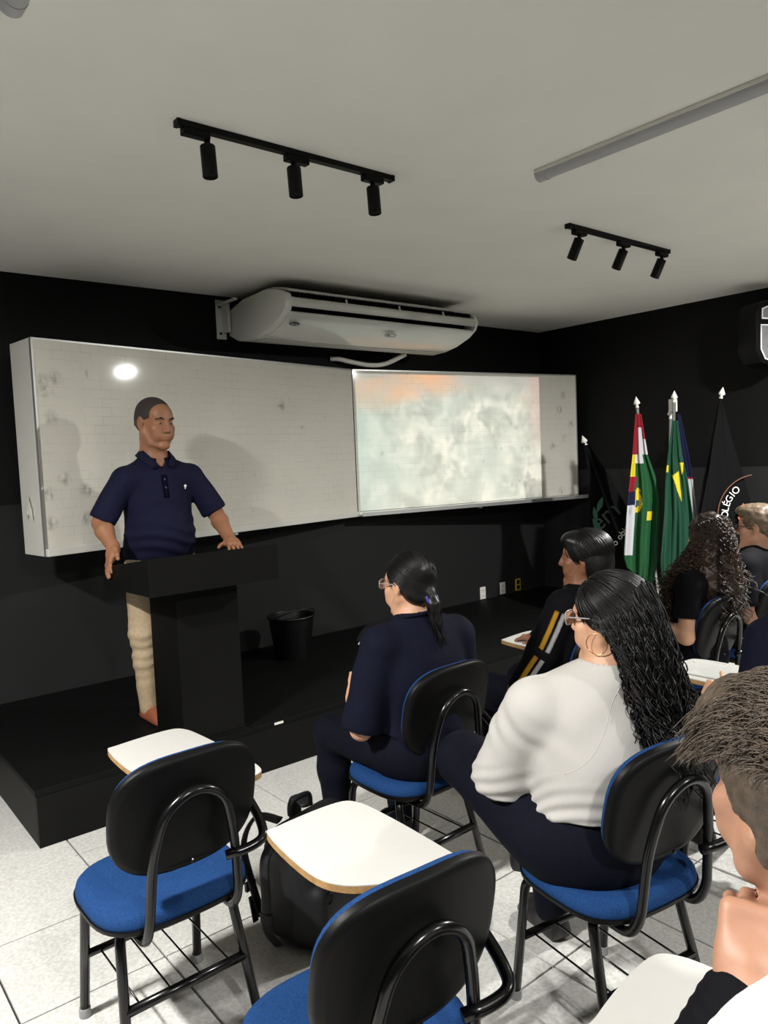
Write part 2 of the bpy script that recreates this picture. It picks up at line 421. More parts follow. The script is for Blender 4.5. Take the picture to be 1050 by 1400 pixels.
# floor tiles, each its own piece
T = .46; tile_me = None
PLX0, PLY0, PLH = .81, 3.505, .263
def tile_mesh(sx, sy):
    return box((0,0,0), (sx, sy, .022), bevel=.0016, seg=1)
ti = 0
for i in range(-4, 13):
    for j in range(-3, 8):
        x0, y0 = .47+T*i, 3.34-T*(j+1)
        x1, y1 = x0+T, y0+T
        x0c, x1c, y0c, y1c = max(x0, WX0), min(x1, WX1), max(y0, WY0), min(y1, WY1)
        if x1c-x0c < .05 or y1c-y0c < .05: continue
        if x0c >= PLX0+.13 and y0c >= PLY0: continue             # under the platform
        if y1c < -.1 or (x1c < -.5 and y1c < 1.5): continue             # far outside the view
        if abs(x1c-x0c-T) < 1e-4 and abs(y1c-y0c-T) < 1e-4:
            if tile_me is None:
                o = obj('floor_tile', tile_mesh(T-.007, T-.007), M_tile, fl); tile_me = o.data
            else: o = mobj('floor_tile', tile_me, fl)
        else: o = obj('floor_tile', tile_mesh(x1c-x0c-.006, y1c-y0c-.006), M_tile, fl)
        o.location = ((x0c+x1c)/2, (y0c+y1c)/2, -.0112+random.uniform(-.0003,.0003)); ti += 1

# ------------------------------------------------------------------ stage platform
def ribbed():
    m = mat('black_ribbed_rubber', (.0045,.0045,.0045), .6, spec=.08)
    nt = m.node_tree; b = nt.nodes['Principled BSDF']; tc = nt.nodes.new('ShaderNodeTexCoord')
    mp = nt.nodes.new('ShaderNodeMapping'); mp.inputs['Rotation'].default_value = (0,0,R(45)); nt.links.new(tc.outputs['Object'], mp.inputs[0])
    wv = nt.nodes.new('ShaderNodeTexWave'); wv.inputs['Scale'].default_value = 7.5; wv.wave_profile = 'SAW'; nt.links.new(mp.outputs[0], wv.inputs['Vector'])
    bp = nt.nodes.new('ShaderNodeBump'); bp.inputs['Strength'].default_value = .8; bp.inputs['Distance'].default_value = .004
    nt.links.new(wv.outputs['Fac'], bp.inputs['Height']); nt.links.new(bp.outputs[0], b.inputs['Normal']); return m
M_rib = ribbed()
PX1 = 6.24
pf = empty('stage_platform', ((PLX0+PX1)/2, (PLY0+WY1)/2, 0), 0, 'low black stage platform along the front wall under the podium', 'platform')
cx, cy = (PLX0+PX1)/2, (PLY0+WY1)/2
obj('deck', box((0,0,PLH-.015), (PX1-PLX0, WY1-PLY0-.012, .03), bevel=.003), M_rib, pf)
obj('front_panel', box((0, -(WY1-PLY0)/2+.016, (PLH-.03)/2), (PX1-PLX0-.01, .02, PLH-.03)), M_podium, pf)
obj('side_panel', box((-(PX1-PLX0)/2+.016, .01, (PLH-.03)/2), (.02, WY1-PLY0-.05, PLH-.03)), M_podium, pf)
obj('edge_sticker', box((2.06-cx, PLY0-cy+.003, PLH-.012), (.055,.004,.012)), M_white_pl, pf)['label'] = 'small white sticker on the platform edge'

# ------------------------------------------------------------------ whiteboards
def board_mat(name, seed, marks=()):
    m = bpy.data.materials.new(name); m.use_nodes = True; nt = m.node_tree; N = nt.nodes; L = nt.links; b = N['Principled BSDF']
    b.inputs['Roughness'].default_value = .06; b.inputs['Specular IOR Level'].default_value = .4
    tc = N.new('ShaderNodeTexCoord'); sp = N.new('ShaderNodeSeparateXYZ'); L.new(tc.outputs['Object'], sp.inputs[0])
    cb = N.new('ShaderNodeCombineXYZ'); L.new(sp.outputs['X'], cb.inputs[0]); L.new(sp.outputs['Z'], cb.inputs[1])
    br = N.new('ShaderNodeTexBrick'); L.new(cb.outputs[0], br.inputs['Vector']); br.inputs['Scale'].default_value = 1.0
    br.inputs['Brick Width'].default_value = .115; br.inputs['Row Height'].default_value = .052; br.inputs['Mortar Size'].default_value = .0016; br.inputs['Mortar Smooth'].default_value = .3
    br.inputs['Color1'].default_value = (1,1,1,1); br.inputs['Color2'].default_value = (1,1,1,1); br.inputs['Mortar'].default_value = (0,0,0,1)
    def noise(sc, det, off, stretch=(1,1,1)):
        mp = N.new('ShaderNodeMapping'); mp.inputs['Location'].default_value = (off, off*.7, 0); mp.inputs['Scale'].default_value = stretch; L.new(cb.outputs[0], mp.inputs[0])
        t = N.new('ShaderNodeTexNoise'); t.inputs['Scale'].default_value = sc; t.inputs['Detail'].default_value = det; L.new(mp.outputs[0], t.inputs['Vector']); return t.outputs['Fac']
    def ma(op, a, b_=None, cl=False):
        x = N.new('ShaderNodeMath'); x.operation = op; x.use_clamp = cl
        for i, k in enumerate((a, b_)):
            if k is None: continue
            if isinstance(k, (int, float)): x.inputs[i].default_value = k
            else: L.new(k, x.inputs[i])
        return x.outputs[0]
    line = ma('MULTIPLY', ma('SUBTRACT', 1.0, br.outputs['Color']), ma('MULTIPLY', ma('SUBTRACT', noise(6, 3, seed), .36, True), 1.7, True))
    cloud = noise(2.2, 5, seed+3)
    sm = ma('MULTIPLY', ma('SUBTRACT', noise(9, 4, seed+5, (1.6,1,1)), .66, True), 6.0, True)
    nz = noise(38, 3, seed+8, (1,.5,1))
    for (mx_, mz_) in marks:                                  # rubbed marker smudges
        vd = N.new('ShaderNodeVectorMath'); vd.operation = 'DISTANCE'; L.new(cb.outputs[0], vd.inputs[0]); vd.inputs[1].default_value = (mx_, mz_, 0)
        sm = ma('MAXIMUM', sm, ma('MULTIPLY', ma('MULTIPLY', ma('SUBTRACT', .05, vd.outputs['Value'], True), 26.0, True), ma('MULTIPLY', ma('SUBTRACT', nz, .38, True), 4.0, True)))
    val = ma('SUBTRACT', 1.0, ma('ADD', ma('MULTIPLY', line, .46), ma('ADD', ma('MULTIPLY', sm, .45), ma('MULTIPLY', cloud, .14))))
    mx = N.new('ShaderNodeMix'); mx.data_type = 'RGBA'; L.new(val, mx.inputs[0]); mx.inputs[6].default_value = (.03,.03,.03,1); mx.inputs[7].default_value = (*lin((214,211,199)), 1)
    L.new(mx.outputs[2], b.inputs['Base Color']); return m
def whiteboard(p, q, ang_label, seed, left):
    d = Vector((q[0]-p[0], q[1]-p[1])); Ln = d.length; a = math.atan2(d.y, d.x)
    t = empty('whiteboard', (p[0], p[1], 1.2), a, ang_label, 'whiteboard')
    obj('panel', box((Ln/2, .009, .62), (Ln-.004, .018, 1.16)), board_mat('whiteboard_surface_'+('plain' if left else 'picture'), seed, [(0.124,0.987),(0.06,0.971),(0.056,0.919),(0.137,0.424),(0.265,0.355),(0.043,0.347),(0.252,0.195),(0.043,0.18),(1.839,0.882),(0.087,0.771)] if left else [(2.281,1.006),(2.229,.866),(2.366,.724),(2.285,.584),(2.124,.518),(2.231,.091)]), t)
    if left:
        fp = [(0,.019), (Ln-.004,.019), (Ln-.004,.075), (.024,.29)]
    else:
        fp = [(.004,.019), (Ln,.019), (Ln+.012,.27), (.004,.075)]
    obj('casing', prism(bm_new(), fp, 0, 1.2), M_boardedge, t)
    b = bm_new()
    bx(b, (Ln/2, .007, 1.196), (Ln, .022, .010)); 
    if left: bx(b, (.005, .007, .6), (.012, .022, 1.2))
    else: bx(b, (Ln-.005, .007, .6), (.012, .022, 1.2))
    obj('edge_trim', b, M_alu, t)
    if left: obj('tray', box((Ln/2, -.006, .021), (Ln, .048, .042), bevel=.004), M_boardedge, t)
    else:
        b = bm_new(); bx(b, (Ln/2+.02, -.035, .008), (Ln+.05, .10, .012)); bx(b, (Ln/2+.02, -.083, .018), (Ln+.05, .006, .032)); obj('tray', b, M_alu, t)
    obj('clip', box((Ln*.5, -.03, -.008), (.03,.02,.014)), M_alu, t)
    return t
BL, BM, BR = (1.165,4.40), (3.745,4.935), (6.165,4.522)
whiteboard(BL, BM, 'left whiteboard with faint grid lines and a deep white side, behind the man', 2.0, True)
whiteboard((BM[0]+.006, BM[1]-.001), BR, 'right whiteboard lit by the projected cloudy picture, with a metal tray', 11.0, False)
# folded paper stuck to the side of the left board
def folded(name, loc, M3, label, s=1.0):
    b = bm_new()
    P = [(-.045,-.06,.004),(.0,-.02,.022),(.045,-.06,.004),(0,.075,.004),(-.045,.0,.004),(.04,-.005,.004),(-.03,.02,.018),(.03,.02,.014)]
    v = [b.verts.new(Vector(p)*s) for p in P]
    for f in ((4,0,1),(4,1,6),(6,1,7),(7,1,2),(7,2,5),(3,4,6),(3,6,7),(3,7,5)): b.faces.new([v[i] for i in f])
    bmesh.ops.solidify(b, geom=b.faces[:], thickness=.002)
    o = obj(name, b, mat('white_paper', lin((225,225,220)), .8)); o.matrix_world = Matrix.Translation(loc) @ M3.to_4x4(); tag(o, label, 'paper'); return o
folded('folded_paper', (1.1365, 4.55, 1.465), frame((-.03,.29,0), (0,0,1)) @ Matrix.Rotation(PI, 3, 'Y'), 'small white folded paper stuck on the side of the left whiteboard')

# ------------------------------------------------------------------ air conditioner
ac = empty('air_conditioner', (2.68, WY1, 2.52), 0, 'white ceiling air conditioner hung on the front wall above the whiteboards', 'air conditioner')
prof = [(4.985,2.60),(4.97,2.775),(4.77,2.822),(4.44,2.832),(4.30,2.80),(4.22,2.765),(4.20,2.71),(4.225,2.655),(4.30,2.605),(4.45,2.553),(4.60,2.530),(4.72,2.524),(4.86,2.545)]
prof = [(y-WY1, z-2.52) for y, z in prof]
def ac_ext(bm, pr, x0, x1, bevel=0):
    M = Matrix(((0,0,1,0),(1,0,0,0),(0,1,0,0),(0,0,0,1)))
    return prism(bm, pr, x0, x1, bevel, M)
L_ac = 1.80
# body: the shell behind a recessed outlet, drawn a little inside the end covers
inner = [(y*.995+.0, z) for y, z in prof]
core = [(4.985,2.60),(4.97,2.775),(4.77,2.815),(4.44,2.815),(4.36,2.77),(4.31,2.70),(4.36,2.63),(4.47,2.575),(4.62,2.55),(4.72,2.545),(4.86,2.56)]
obj('body', ac_ext(bm_new(), [(y-WY1, z-2.52) for y, z in core], .05, L_ac-.05), M_slot, ac)
for x0, x1 in ((0,.06), (L_ac-.03, L_ac)): obj('end_cover', ac_ext(bm_new(), prof, x0, x1, .012), M_acw, ac, auto=R(35))
def strip(name, pts, m, th=.012, x0=.055, x1=L_ac-.025):
    """curved sheet following part of the profile"""
    b = bm_new(); P = [Vector((y-WY1, z-2.52)) for y, z in pts]; n = len(P); q = []
    for i in range(n):
        t = (P[min(i+1,n-1)]-P[max(i-1,0)]).normalized(); q.append(P[i]+Vector((-t.y, t.x))*-th)
    return obj(name, ac_ext(b, [(p.x,p.y) for p in P]+[(p.x,p.y) for p in q[::-1]], x0, x1), m, ac, auto=R(35))
strip('top_shell', [(4.97,2.78),(4.77,2.824),(4.44,2.834),(4.30,2.804),(4.245,2.785)], M_acw, .014)
strip('louvre', [(4.235,2.748),(4.208,2.735),(4.200,2.705),(4.215,2.680)], M_acw, -.010)
strip('front_panel', [(4.235,2.645),(4.30,2.603),(4.45,2.551),(4.60,2.528)], M_acp, -.012)
strip('bottom_shell', [(4.615,2.526),(4.72,2.521),(4.86,2.545),(4.97,2.60)], M_acw, -.012)
for k in range(46):
    x = .09+k*(L_ac-.15)/45
    if k % 1 == 0: pass
b = bm_new()
for k in range(60): bx(b, (.08+k*(L_ac-.14)/59, 4.262-WY1, 2.768-2.52), (.006,.05,.028))
o = obj('grille_fins', b, M_black, ac); o['kind'] = 'stuff'
for x in (.5, .98, 1.42): obj('louvre_pivot', tubeb([(x, 4.215-WY1, 2.765-2.52), (x, 4.205-WY1, 2.735-2.52)], .006, 6), M_acw, ac)
# badge and display on the front panel
nrm = Vector((0, -.33, -.944)); upv = Vector((0, -.944, .33))
def on_panel(x, y): # point on the sloping panel at depth y
    z = np.interp(y, [4.235,4.30,4.45,4.60], [2.645,2.603,2.551,2.528]); return Vector((x, y-WY1, z-2.52-.0135))
nrm2 = Vector((0,-.5,-.85)).normalized(); Fm = frame((1,0,0), Vector((0,-.86,.5)))
pp = on_panel(.10, 4.30); pp.y -= .006; pp.z -= .004
bd = obj('brand_badge', prism(bm_new(), superell(.042,.017,2,24), 0, .004), mat('badge_dark', (.01,.012,.02), .3), ac); bd.matrix_local = Matrix.Translation(pp+Vector((.02,0,0))) @ Fm.to_4x4()
tm = text_mesh('Carrier', .022, .0006); tm.materials.append(M_acw); to = mobj('lettering', tm, bd); to.location = (0,0,.0046)
pp = on_panel(.98, 4.33); pp.y -= .004; pp.z -= .003
dp = obj('display', prism(bm_new(), superell(.05,.017,4,24), 0, .004), M_acw, ac); dp.matrix_local = Matrix.Translation(pp) @ frame((1,0,0), Vector((0,-.93,.37))).to_4x4()
obj('display_ring', tube(bm_new(), [(x*1.0, y*1.0, .004) for x, y in superell(.05,.017,4,32)], .002, 5, closed=True), mat('display_line', (.05,.05,.05), .4), dp)
obj('display_window', prism(bm_new(), superell(.012,.006,4,16), .004, .0055, M=Matrix.Translation((-.02,0,0))), M_slot, dp)
# wall bracket with bolts
b = bm_new(); bx(b, (-.035, -.004, .20), (.075,.008,.28)); bx(b, (-.055,-.14,.30), (.03,.27,.012)); bx(b, (-.02,-.05,.2), (.02,.10,.2))
br_ = obj('wall_bracket', b, M_acw, ac)
for z in (.10,.29): obj('bolt', lathe(bm_new(), [(.010,0),(.010,.008),(.004,.011)], 10, Matrix.Translation((-.045,-.008,z)) @ Matrix.Rotation(PI/2, 4, 'X')), M_slot, br_)
obj('wall_bracket', box((L_ac+.02, -.03, .29), (.05,.06,.05), bevel=.01), M_black, ac)
ho = obj('drain_hose', tubeb([Vector(p)-Vector((2.68,WY1,2.52)) for p in smooth_path([(3.60,5.02,2.487),(3.66,4.98,2.483),(3.75,4.95,2.463),(3.93,4.92,2.44),(4.07,4.88,2.455),(4.22,4.80,2.53)], 8)], .019, 8), M_white_pl, ac, smooth=True)

# ------------------------------------------------------------------ ceiling lamps
def linear_lamp(x, y0, y1, lit, label):
    t = empty('linear_ceiling_lamp', (x, (y0+y1)/2, H), 0, label, 'ceiling lamp', None)
    ln = y1-y0
    obj('base', box((0,0,-.008), (.072, ln, .016), bevel=.003), M_white_pl, t)
    m = mat('lit_lamp_diffuser', (1,.95,.88), .4, emit=2.5) if lit else M_grey_diff
    n = 10; pr = [(.032*math.cos(PI+PI*k/n), .030*math.sin(PI+PI*k/n)) for k in range(n+1)]
    M = Matrix(((1,0,0,0),(0,0,1,0),(0,1,0,-.015),(0,0,0,1)))
    obj('diffuser', prism(bm_new(), pr, -ln/2+.045, ln/2-.045, 0, M), m, t, auto=R(40))
    pr2 = [(x_*1.06, y_*1.08) for x_, y_ in pr]
    for s in (-1,1): obj('end_cap', prism(bm_new(), pr2, s*(ln/2-.022)-.023, s*(ln/2-.022)+.023, 0, M), M_white_pl if lit else M_grey_diff, t, auto=R(40))
    return t
linear_lamp(2.724, .95, 2.165, False, 'unlit grey linear ceiling lamp on the right, running off the frame')
linear_lamp(.584, .95, 2.16, False, 'unlit ceiling lamp whose end shows in the top left corner')
lab = ['lit ceiling lamp by the left wall', 'lit ceiling lamp behind the camera', 'lit ceiling lamp over the back of the middle row', 'lit ceiling lamp near the right wall']
for (x, y, p), s in zip(LIT, lab): linear_lamp(x, y-.2, y+.2, True, s)

def track(x0, x1, heads, label, tilt):
    y = 2.565
    t = empty('track_light_bar', ((x0+x1)/2, y, H), 0, label, 'track light'); c = (x0+x1)/2
    obj('track', box((0,0,-.011), (x1-x0, .034, .022), bevel=.002), M_black, t)
    for s in (-1,1): obj('end_cap', box((s*(x1-x0)/2,0,-.012), (.014,.038,.025), bevel=.002), M_black, t)
    for hx, off in heads:
        b = bm_new(); bx(b, (hx-c+off, 0, -.035), (.105,.034,.026), bevel=.004)
        hd = obj('adapter', b, M_black, t)
        obj('stem', tubeb([(hx-c, 0, -.045), (hx-c, 0, -.068)], .011, 10), M_black, hd)
        M = Matrix.Translation((hx-c, 0, -.066)) @ Matrix.Rotation(tilt[1], 4, 'Y') @ Matrix.Rotation(tilt[0], 4, 'X')
        obj('spot_head', lathe(bm_new(), [(.0,-.0),(.026,0),(.028,-.003),(.028,-.112),(.025,-.114),(.022,-.108),(.0,-.106)][::-1], 20, M), M_black, hd, auto=R(40))
    return t
track(1.222, 2.21, [(1.335,-.045),(1.705,.015),(2.105,.0)], 'black three-head track light on the ceiling over the left whiteboard', (R(-3),R(-1)))
track(3.461, 4.466, [(3.56,.0),(3.985,.0),(4.40,.0)], 'black three-head track light on the ceiling near the right wall', (R(22),R(10)))

# ------------------------------------------------------------------ projector under the ceiling (beyond the right of the frame)
pj = empty('projector', (PRJ.x, PRJ.y-.13, PRJ.z), R(-9.4), 'white projector hanging from the ceiling, throwing the picture', 'projector')
obj('housing', box((0,-.05,.02), (.30,.22,.10), bevel=.02), M_white_pl, pj)
obj('lens', lathe(bm_new(), [(.03,0),(.034,.01),(.03,.035),(.024,.036)], 20, Matrix.Translation((0,.06,.0)) @ Matrix.Rotation(-PI/2, 4, 'X')), M_slot, pj)
obj('mount_pole', tubeb([(0,-.05,.06),(0,-.05,H-PRJ.z)], .016, 10), M_white_pl, pj)

# ------------------------------------------------------------------ lectern
PD = empty('lectern', (1.67, 3.66, PLH), 0, 'black lectern with a wide sloping top standing on the platform', 'lectern')
def W(x, y, z): return (x-1.67, y-3.66, z-PLH)
# top: side profile in (y,z), extruded along x
pr = [(3.35,1.068),(3.35,1.247),(3.92,1.165),(3.955,1.150),(3.972,1.12),(3.968,1.06),(3.955,1.052)]
M = Matrix(((0,0,1,0),(1,0,0,0),(0,1,0,0),(0,0,0,1)))
obj('top', prism(bm_new(), [(y-3.66, z-PLH) for y, z in pr], 1.325-1.67, 2.015-1.67, .004, M), M_podium, PD)
obj('column', box(W((1.525+1.865)/2, (3.53+3.87)/2, (PLH+1.10)/2), (.34,.34,1.10-PLH-.001), bevel=.002), M_podium, PD)
obj('foot_plate', box(W(1.695,3.70,PLH+.006), (.36,.36,.010)), M_podium, PD)

# ------------------------------------------------------------------ waste bin
wb = empty('waste_bin', (2.86, 4.62, PLH), 0, 'black plastic waste bin on the platform against the front wall', 'bin')
M_bin = mat('black_bin_plastic', (.004,.004,.004), .35)
obj('bucket', lathe(bm_new(), [(.0,.004),(.125,0),(.165,.30),(.158,.30),(.118,.012),(.0,.012)], 28), M_bin, wb, auto=R(40))
obj('rim', tube(bm_new(), [(.168*math.cos(2*PI*k/32), .168*math.sin(2*PI*k/32), .298) for k in range(32)], .008, 6, closed=True), M_bin, wb, smooth=True)
obj('handle', tubeb([(.168*math.cos(a), .168*math.sin(a), .285-.08*math.sin(a)) for a in np.linspace(PI,2*PI,14)], .004, 5), M_bin, wb, smooth=True)

# ------------------------------------------------------------------ wall sockets
def socket(name, M3, loc, label, yellow=False):
    t = empty(name, loc, 0, label, 'socket'); t.rotation_euler = M3.to_euler()
    m = mat('yellow_socket_plate', lin((190,160,40)), .5) if yellow else M_white_pl
    obj('plate', box((0,0,.004), (.075,.118,.008), bevel=.002), m, t)
    for y in (-.026,.026):
        obj('module', box((0,y,.009), (.044,.040,.004), bevel=.001), m if not yellow else M_black, t)
        for x in (-.010,.010): obj('pin_hole', lathe(bm_new(), [(.004,.0105),(.004,.0117)], 8, Matrix.Translation((x,y,0))), M_slot, t)
    return t
Ff = frame((1,0,0),(0,0,1)); Fr = frame((0,-1,0),(0,0,1))
socket('wall_socket', Ff, (5.294,WY1,.325), 'white wall socket, leftmost of three in a row low on the front wall')
socket('wall_socket', Ff, (5.58,WY1,.333), 'white wall socket in the middle of the row of three on the front wall')
socket('wall_socket', Ff, (5.81,WY1,.338), 'yellow and black wall socket at the right end of the row of three', True)
socket('wall_socket', Fr, (WX1,3.70,.36), 'white wall socket on the right wall behind the flags')

# ------------------------------------------------------------------ loudspeaker on the right wall
sp = empty('wall_loudspeaker', (6.06, 2.78, 2.24), R(72), 'black rounded loudspeaker with pale framed panels, high on the right wall at the frame edge', 'loudspeaker')
out = [(-.17,.12),(-.17,.40),(-.13,.475),(.0,.51),(.13,.475),(.17,.40),(.17,.12),(.12,.03),(.0,.0),(-.12,.03)]
Mx = Matrix(((0,0,-1,0),(-1,0,0,0),(0,1,0,0),(0,0,0,1)))
obj('cabinet', prism(bm_new(), out, .02, .20, .012, Mx), M_plast, sp, auto=R(30))
def spk_panel(pts, zf):
    p = obj('panel', prism(bm_new(), pts, zf, zf+.010, .003, Mx), mat('pale_grille', lin((120,120,122)), .35, noise=.1, nscale=20), sp)
    n = len(pts); obj('panel_frame', tube(bm_new(), [Vector((-(zf+.008), -x, y)) for x, y in pts], .006, 6, closed=True), mat('white_trim', lin((235,235,235)), .35), sp, smooth=True)
spk_panel([(-.12,.36),(.12,.36),(.115,.43),(.0,.47),(-.115,.43)], .20)
spk_panel([(-.13,.31),(.13,.31),(.13,.13),(.09,.06),(0,.035),(-.09,.06),(-.13,.13)], .20)
obj('bracket', tubeb([(-.02,0,.25),(.05,-.17,.25)], .03, 8), M_black, sp)
# ------------------------------------------------------------------ school chair with writing tablet
def fabric_part(name, bm, parent): return obj(name, bm, M_blue, parent, auto=R(50))
def make_chair():
    t = empty('tablet_chair')
    # seat
    so = superell(.225, .205, 3.2, 44)
    obj('seat', pad(bm_new(), so, [(.96,.432),(1.0,.440),(1.0,.452),(.985,.466),(.94,.477),(.86,.482),(.5,.478),(.2,.475)]), M_blue, t, auto=R(60))
    obj('seat_shell', pad(bm_new(), so, [(.80,.412),(.95,.418),(1.015,.430),(1.02,.441),(1.0,.4415)]), M_plast, t, auto=R(60))
    # backrest: outline in its own plane (x, up) then tilted
    bo = superell(.212, .172, 2.9, 48)
    Mb = Matrix.Translation((0,-.232,.765)) @ Matrix.Rotation(R(-80), 4, 'X') @ Matrix.Rotation(PI, 4, 'Z') 
    # local z of the pad points to the front (+y) after the tilt
    Mb = Matrix.Translation((0,-.230,.742)) @ Matrix(((1,0,0,0),(0,-math.sin(R(12)),math.cos(R(12)),0),(0,math.cos(R(12)),math.sin(R(12)),0),(0,0,0,1)))
    obj('back_shell', pad(bm_new(), bo, [(.90,-.016),(.985,-.012),(1.0,-.004),(1.0,.008),(.97,.010)], Mb, .55), M_plast, t, auto=R(60))
    obj('backrest', pad(bm_new(), bo, [(.965,.008),(.975,.011),(.975,.017),(.955,.025),(.90,.030),(.6,.031),(.2,.031)], Mb, .55), M_blue, t, auto=R(60))
    r = .0145
    # legs
    for s in (-1,1):
        obj('leg', tubeb(fillet([(s*.10,.10,.402),(s*.175,.155,.402),(s*.185,.205,.02)], .04), r, 10), M_gloss, t, smooth=True)
        obj('leg', tubeb(fillet([(s*.10,-.05,.402),(s*.165,-.10,.402),(s*.195,-.195,.02)], .04), r, 10), M_gloss, t, smooth=True)
        for p in ((s*.185,.205), (s*.195,-.195)):
            obj('foot_cap', lathe(bm_new(), [(.017,0.001),(.018,.006),(.0175,.028),(.0135,.030)], 12, Matrix.Translation((p[0],p[1],0))), mat('grey_foot_cap', (.25,.25,.25), .6), t, auto=R(40))
    # stretchers and the rods of the book rack
    obj('stretcher', tubeb([(-.182,.180,.205),(.182,.180,.205)], .0125, 10), M_gloss, t, smooth=True)
    obj('stretcher', tubeb([(-.180,-.150,.205),(.180,-.150,.205)], .0145, 10), M_gloss, t, smooth=True)
    for x in (-.135,-.045,.045,.135): obj('rack_rod', tubeb([(x,.180,.205),(x,-.150,.205)], .0032, 6), M_gloss, t, smooth=True)
    # bent tube carrying the backrest
    h = [(-.13,.13,.400),(-.13,-.20,.400),(-.13,-.235,.46),(-.118,-.252,.64),(-.085,-.276,.775),(0,-.286,.822)]
    full = h + [(-x,y,z) for x,y,z in h[-2::-1]]
    obj('back_tube', tubeb(fillet(full, .055, 6), .0135, 10), M_gloss, t, smooth=True)
    for x, z in ((-.10,.72),(.10,.72),(0,.60)): obj('rivet', lathe(bm_new(), [(.007,0),(.006,.003),(.003,.005)], 8, Matrix.Translation((x,-.258-(z-.72)*.2,z)) @ Matrix.Rotation(PI/2, 4, 'X')), M_gloss, t)
    # writing tablet
    ol = smooth_closed([(-.005,.325),(.035,.350),(.20,.365),(.262,.335),(.285,.20),(.298,.0),(.300,-.13),(.265,-.165),(.215,-.155),(.190,-.085),(.120,-.03),(.030,.03),(-.008,.12)], 5)
    Mt = Matrix.Translation((-.012,.018,.728)) @ Matrix.Rotation(R(1.5), 4, 'X')
    tb = obj('tablet_board', prism(bm_new(), ol, -.009, .0075, 0, Mt), M_mdf, t, auto=R(30))
    obj('tablet_top', prism(bm_new(), ol, .0075, .0100, .0009, Mt, 1), M_white_top, tb, auto=R(30))
    arm = [(.15,.02,.405),(.255,.02,.405),(.262,.06,.56),(.255,.24,.712),(.245,.05,.712)]
    obj('tablet_post', tubeb(fillet([(.12,.06,.403),(.235,.06,.403),(.245,.10,.52),(.235,.17,.715)], .05, 5), .0125, 10), M_gloss, t, smooth=True)
    obj('arm_tube', tubeb(fillet([(.225,.20,.713),(.222,-.10,.70),(.222,-.215,.63),(.200,-.275,.605),(.15,-.268,.59),(.09,-.250,.585)], .06, 6), .0140, 10), M_gloss, t, smooth=True)
    return t
def smooth_closed(pts, n):
    P = [Vector((*p, 0)) for p in pts]; m = len(P); out = []
    for i in range(m):
        a, b, c, d = P[i-1], P[i], P[(i+1) % m], P[(i+2) % m]
        for k in range(n):
            t = k/n; v = .5*((2*b)+(c-a)*t+(2*a-5*b+4*c-d)*t*t+(3*b-a-3*c+d)*t**3); out.append((v.x, v.y))
    return out
CH = {}
proto = make_chair()
def chair(key, x, y, yaw, label):
    o = proto if not CH else copy_tree(proto)
    o.location = (x, y, 0); o.rotation_euler = (0,0,R(yaw)); tag(o, label, 'chair', 'blue tablet-arm school chairs'); CH[key] = o; return o
chair('left', .815, 2.115, 0, 'empty blue tablet chair at the left, in front of the lectern')
chair('fg', .885, 1.255, -4, 'empty blue tablet chair in the foreground centre beside the backpack')
chair('pony', 1.875, 2.19, 1, 'tablet chair under the woman with the ponytail')
chair('white', 1.805, 1.255, -9, 'blue tablet chair under the woman in the white t-shirt')
chair('jacket', 2.76, 2.13, 0, 'tablet chair under the girl in the striped dark jacket')
chair('curly', 3.70, 2.08, 0, 'blue backed tablet chair under the girl with long curly hair')
chair('boy', 4.42, 2.12, 0, 'tablet chair under the boy with glasses at the right edge')
chair('uniform', 2.795, 1.275, 0, 'tablet chair with a paper on it, under the person in navy uniform')
chair('near', .965, .335, 2, 'nearest tablet chair at the bottom right, under the boy resting his cheek')
# ------------------------------------------------------------------ people
def skin(name, c, r=.5): return mat(name, lin(c), r, spec=.4, noise=.07, nscale=22, bump=.12, bscale=160, sss=.06)
SK_M = skin('tanned_skin', (150,104,76)); SK_L = skin('light_skin', (196,150,120)); SK_B = skin('brown_skin', (128,86,62)); SK_P = skin('pale_skin', (164,121,97))
HAIR_B = mat('black_hair', (.0035,.003,.003), .40, spec=.32)
HAIR_C = mat('dark_brown_curls', (.010,.006,.004), .42, spec=.3, col2=(.030,.016,.008), nscale=9)
HAIR_L = mat('light_brown_hair', lin((92,76,58)), .45, noise=.35, nscale=60, bump=.6, bscale=90, aniso=(4,.6,1.2))
HAIR_D = mat('brown_hair', lin((74,62,50)), .42, noise=.3, nscale=55, bump=.6, bscale=80, aniso=(1.2,4,4))
HAIR_S = mat('cropped_dark_hair', lin((38,30,26)), .8, col2=lin((58,50,46)), nscale=240, bump=.5, bscale=500)
NAVY = mat('navy_cloth', lin((13,15,30)), .85, spec=.12, noise=.12, nscale=60, bump=.35, bscale=240)
POLO = mat('navy_polo_knit', lin((19,20,44)), .8, spec=.15, noise=.08, nscale=50, bump=.3, bscale=500)
NAVYT = mat('navy_trousers', lin((9,11,22)), .85, spec=.12, noise=.12, nscale=40, bump=.3, bscale=200)
BLACKC = mat('black_cloth', lin((9,9,13)), .85, spec=.12, bump=.3, bscale=220)
WHITEC = mat('white_cotton', lin((180,177,171)), .85, spec=.2, bump=.25, bscale=260)
KHAKI = mat('khaki_trousers', lin((176,156,126)), .85, noise=.08, nscale=50, bump=.35, bscale=180)
SHOE = mat('dark_shoe', (.012,.011,.011), .4); SHOE2 = mat('brown_shoe', lin((150,84,60)), .5)
GOLD = mat('gold_metal', (.75,.55,.2), .25, 1.0); FRAME_C = mat('clear_glasses_frame', lin((150,150,150)), .2, spec=.6)
LENS = mat('dark_lens', (.02,.02,.02), .05, spec=.6); EYE_W = mat('eye_white', lin((128,108,96)), .35); EYE_D = mat('dark_iris', (.012,.008,.006), .15)
BROW = mat('eyebrow_hair', (.012,.009,.007), .7); LIP = mat('lip_skin', lin((128,72,62)), .45)

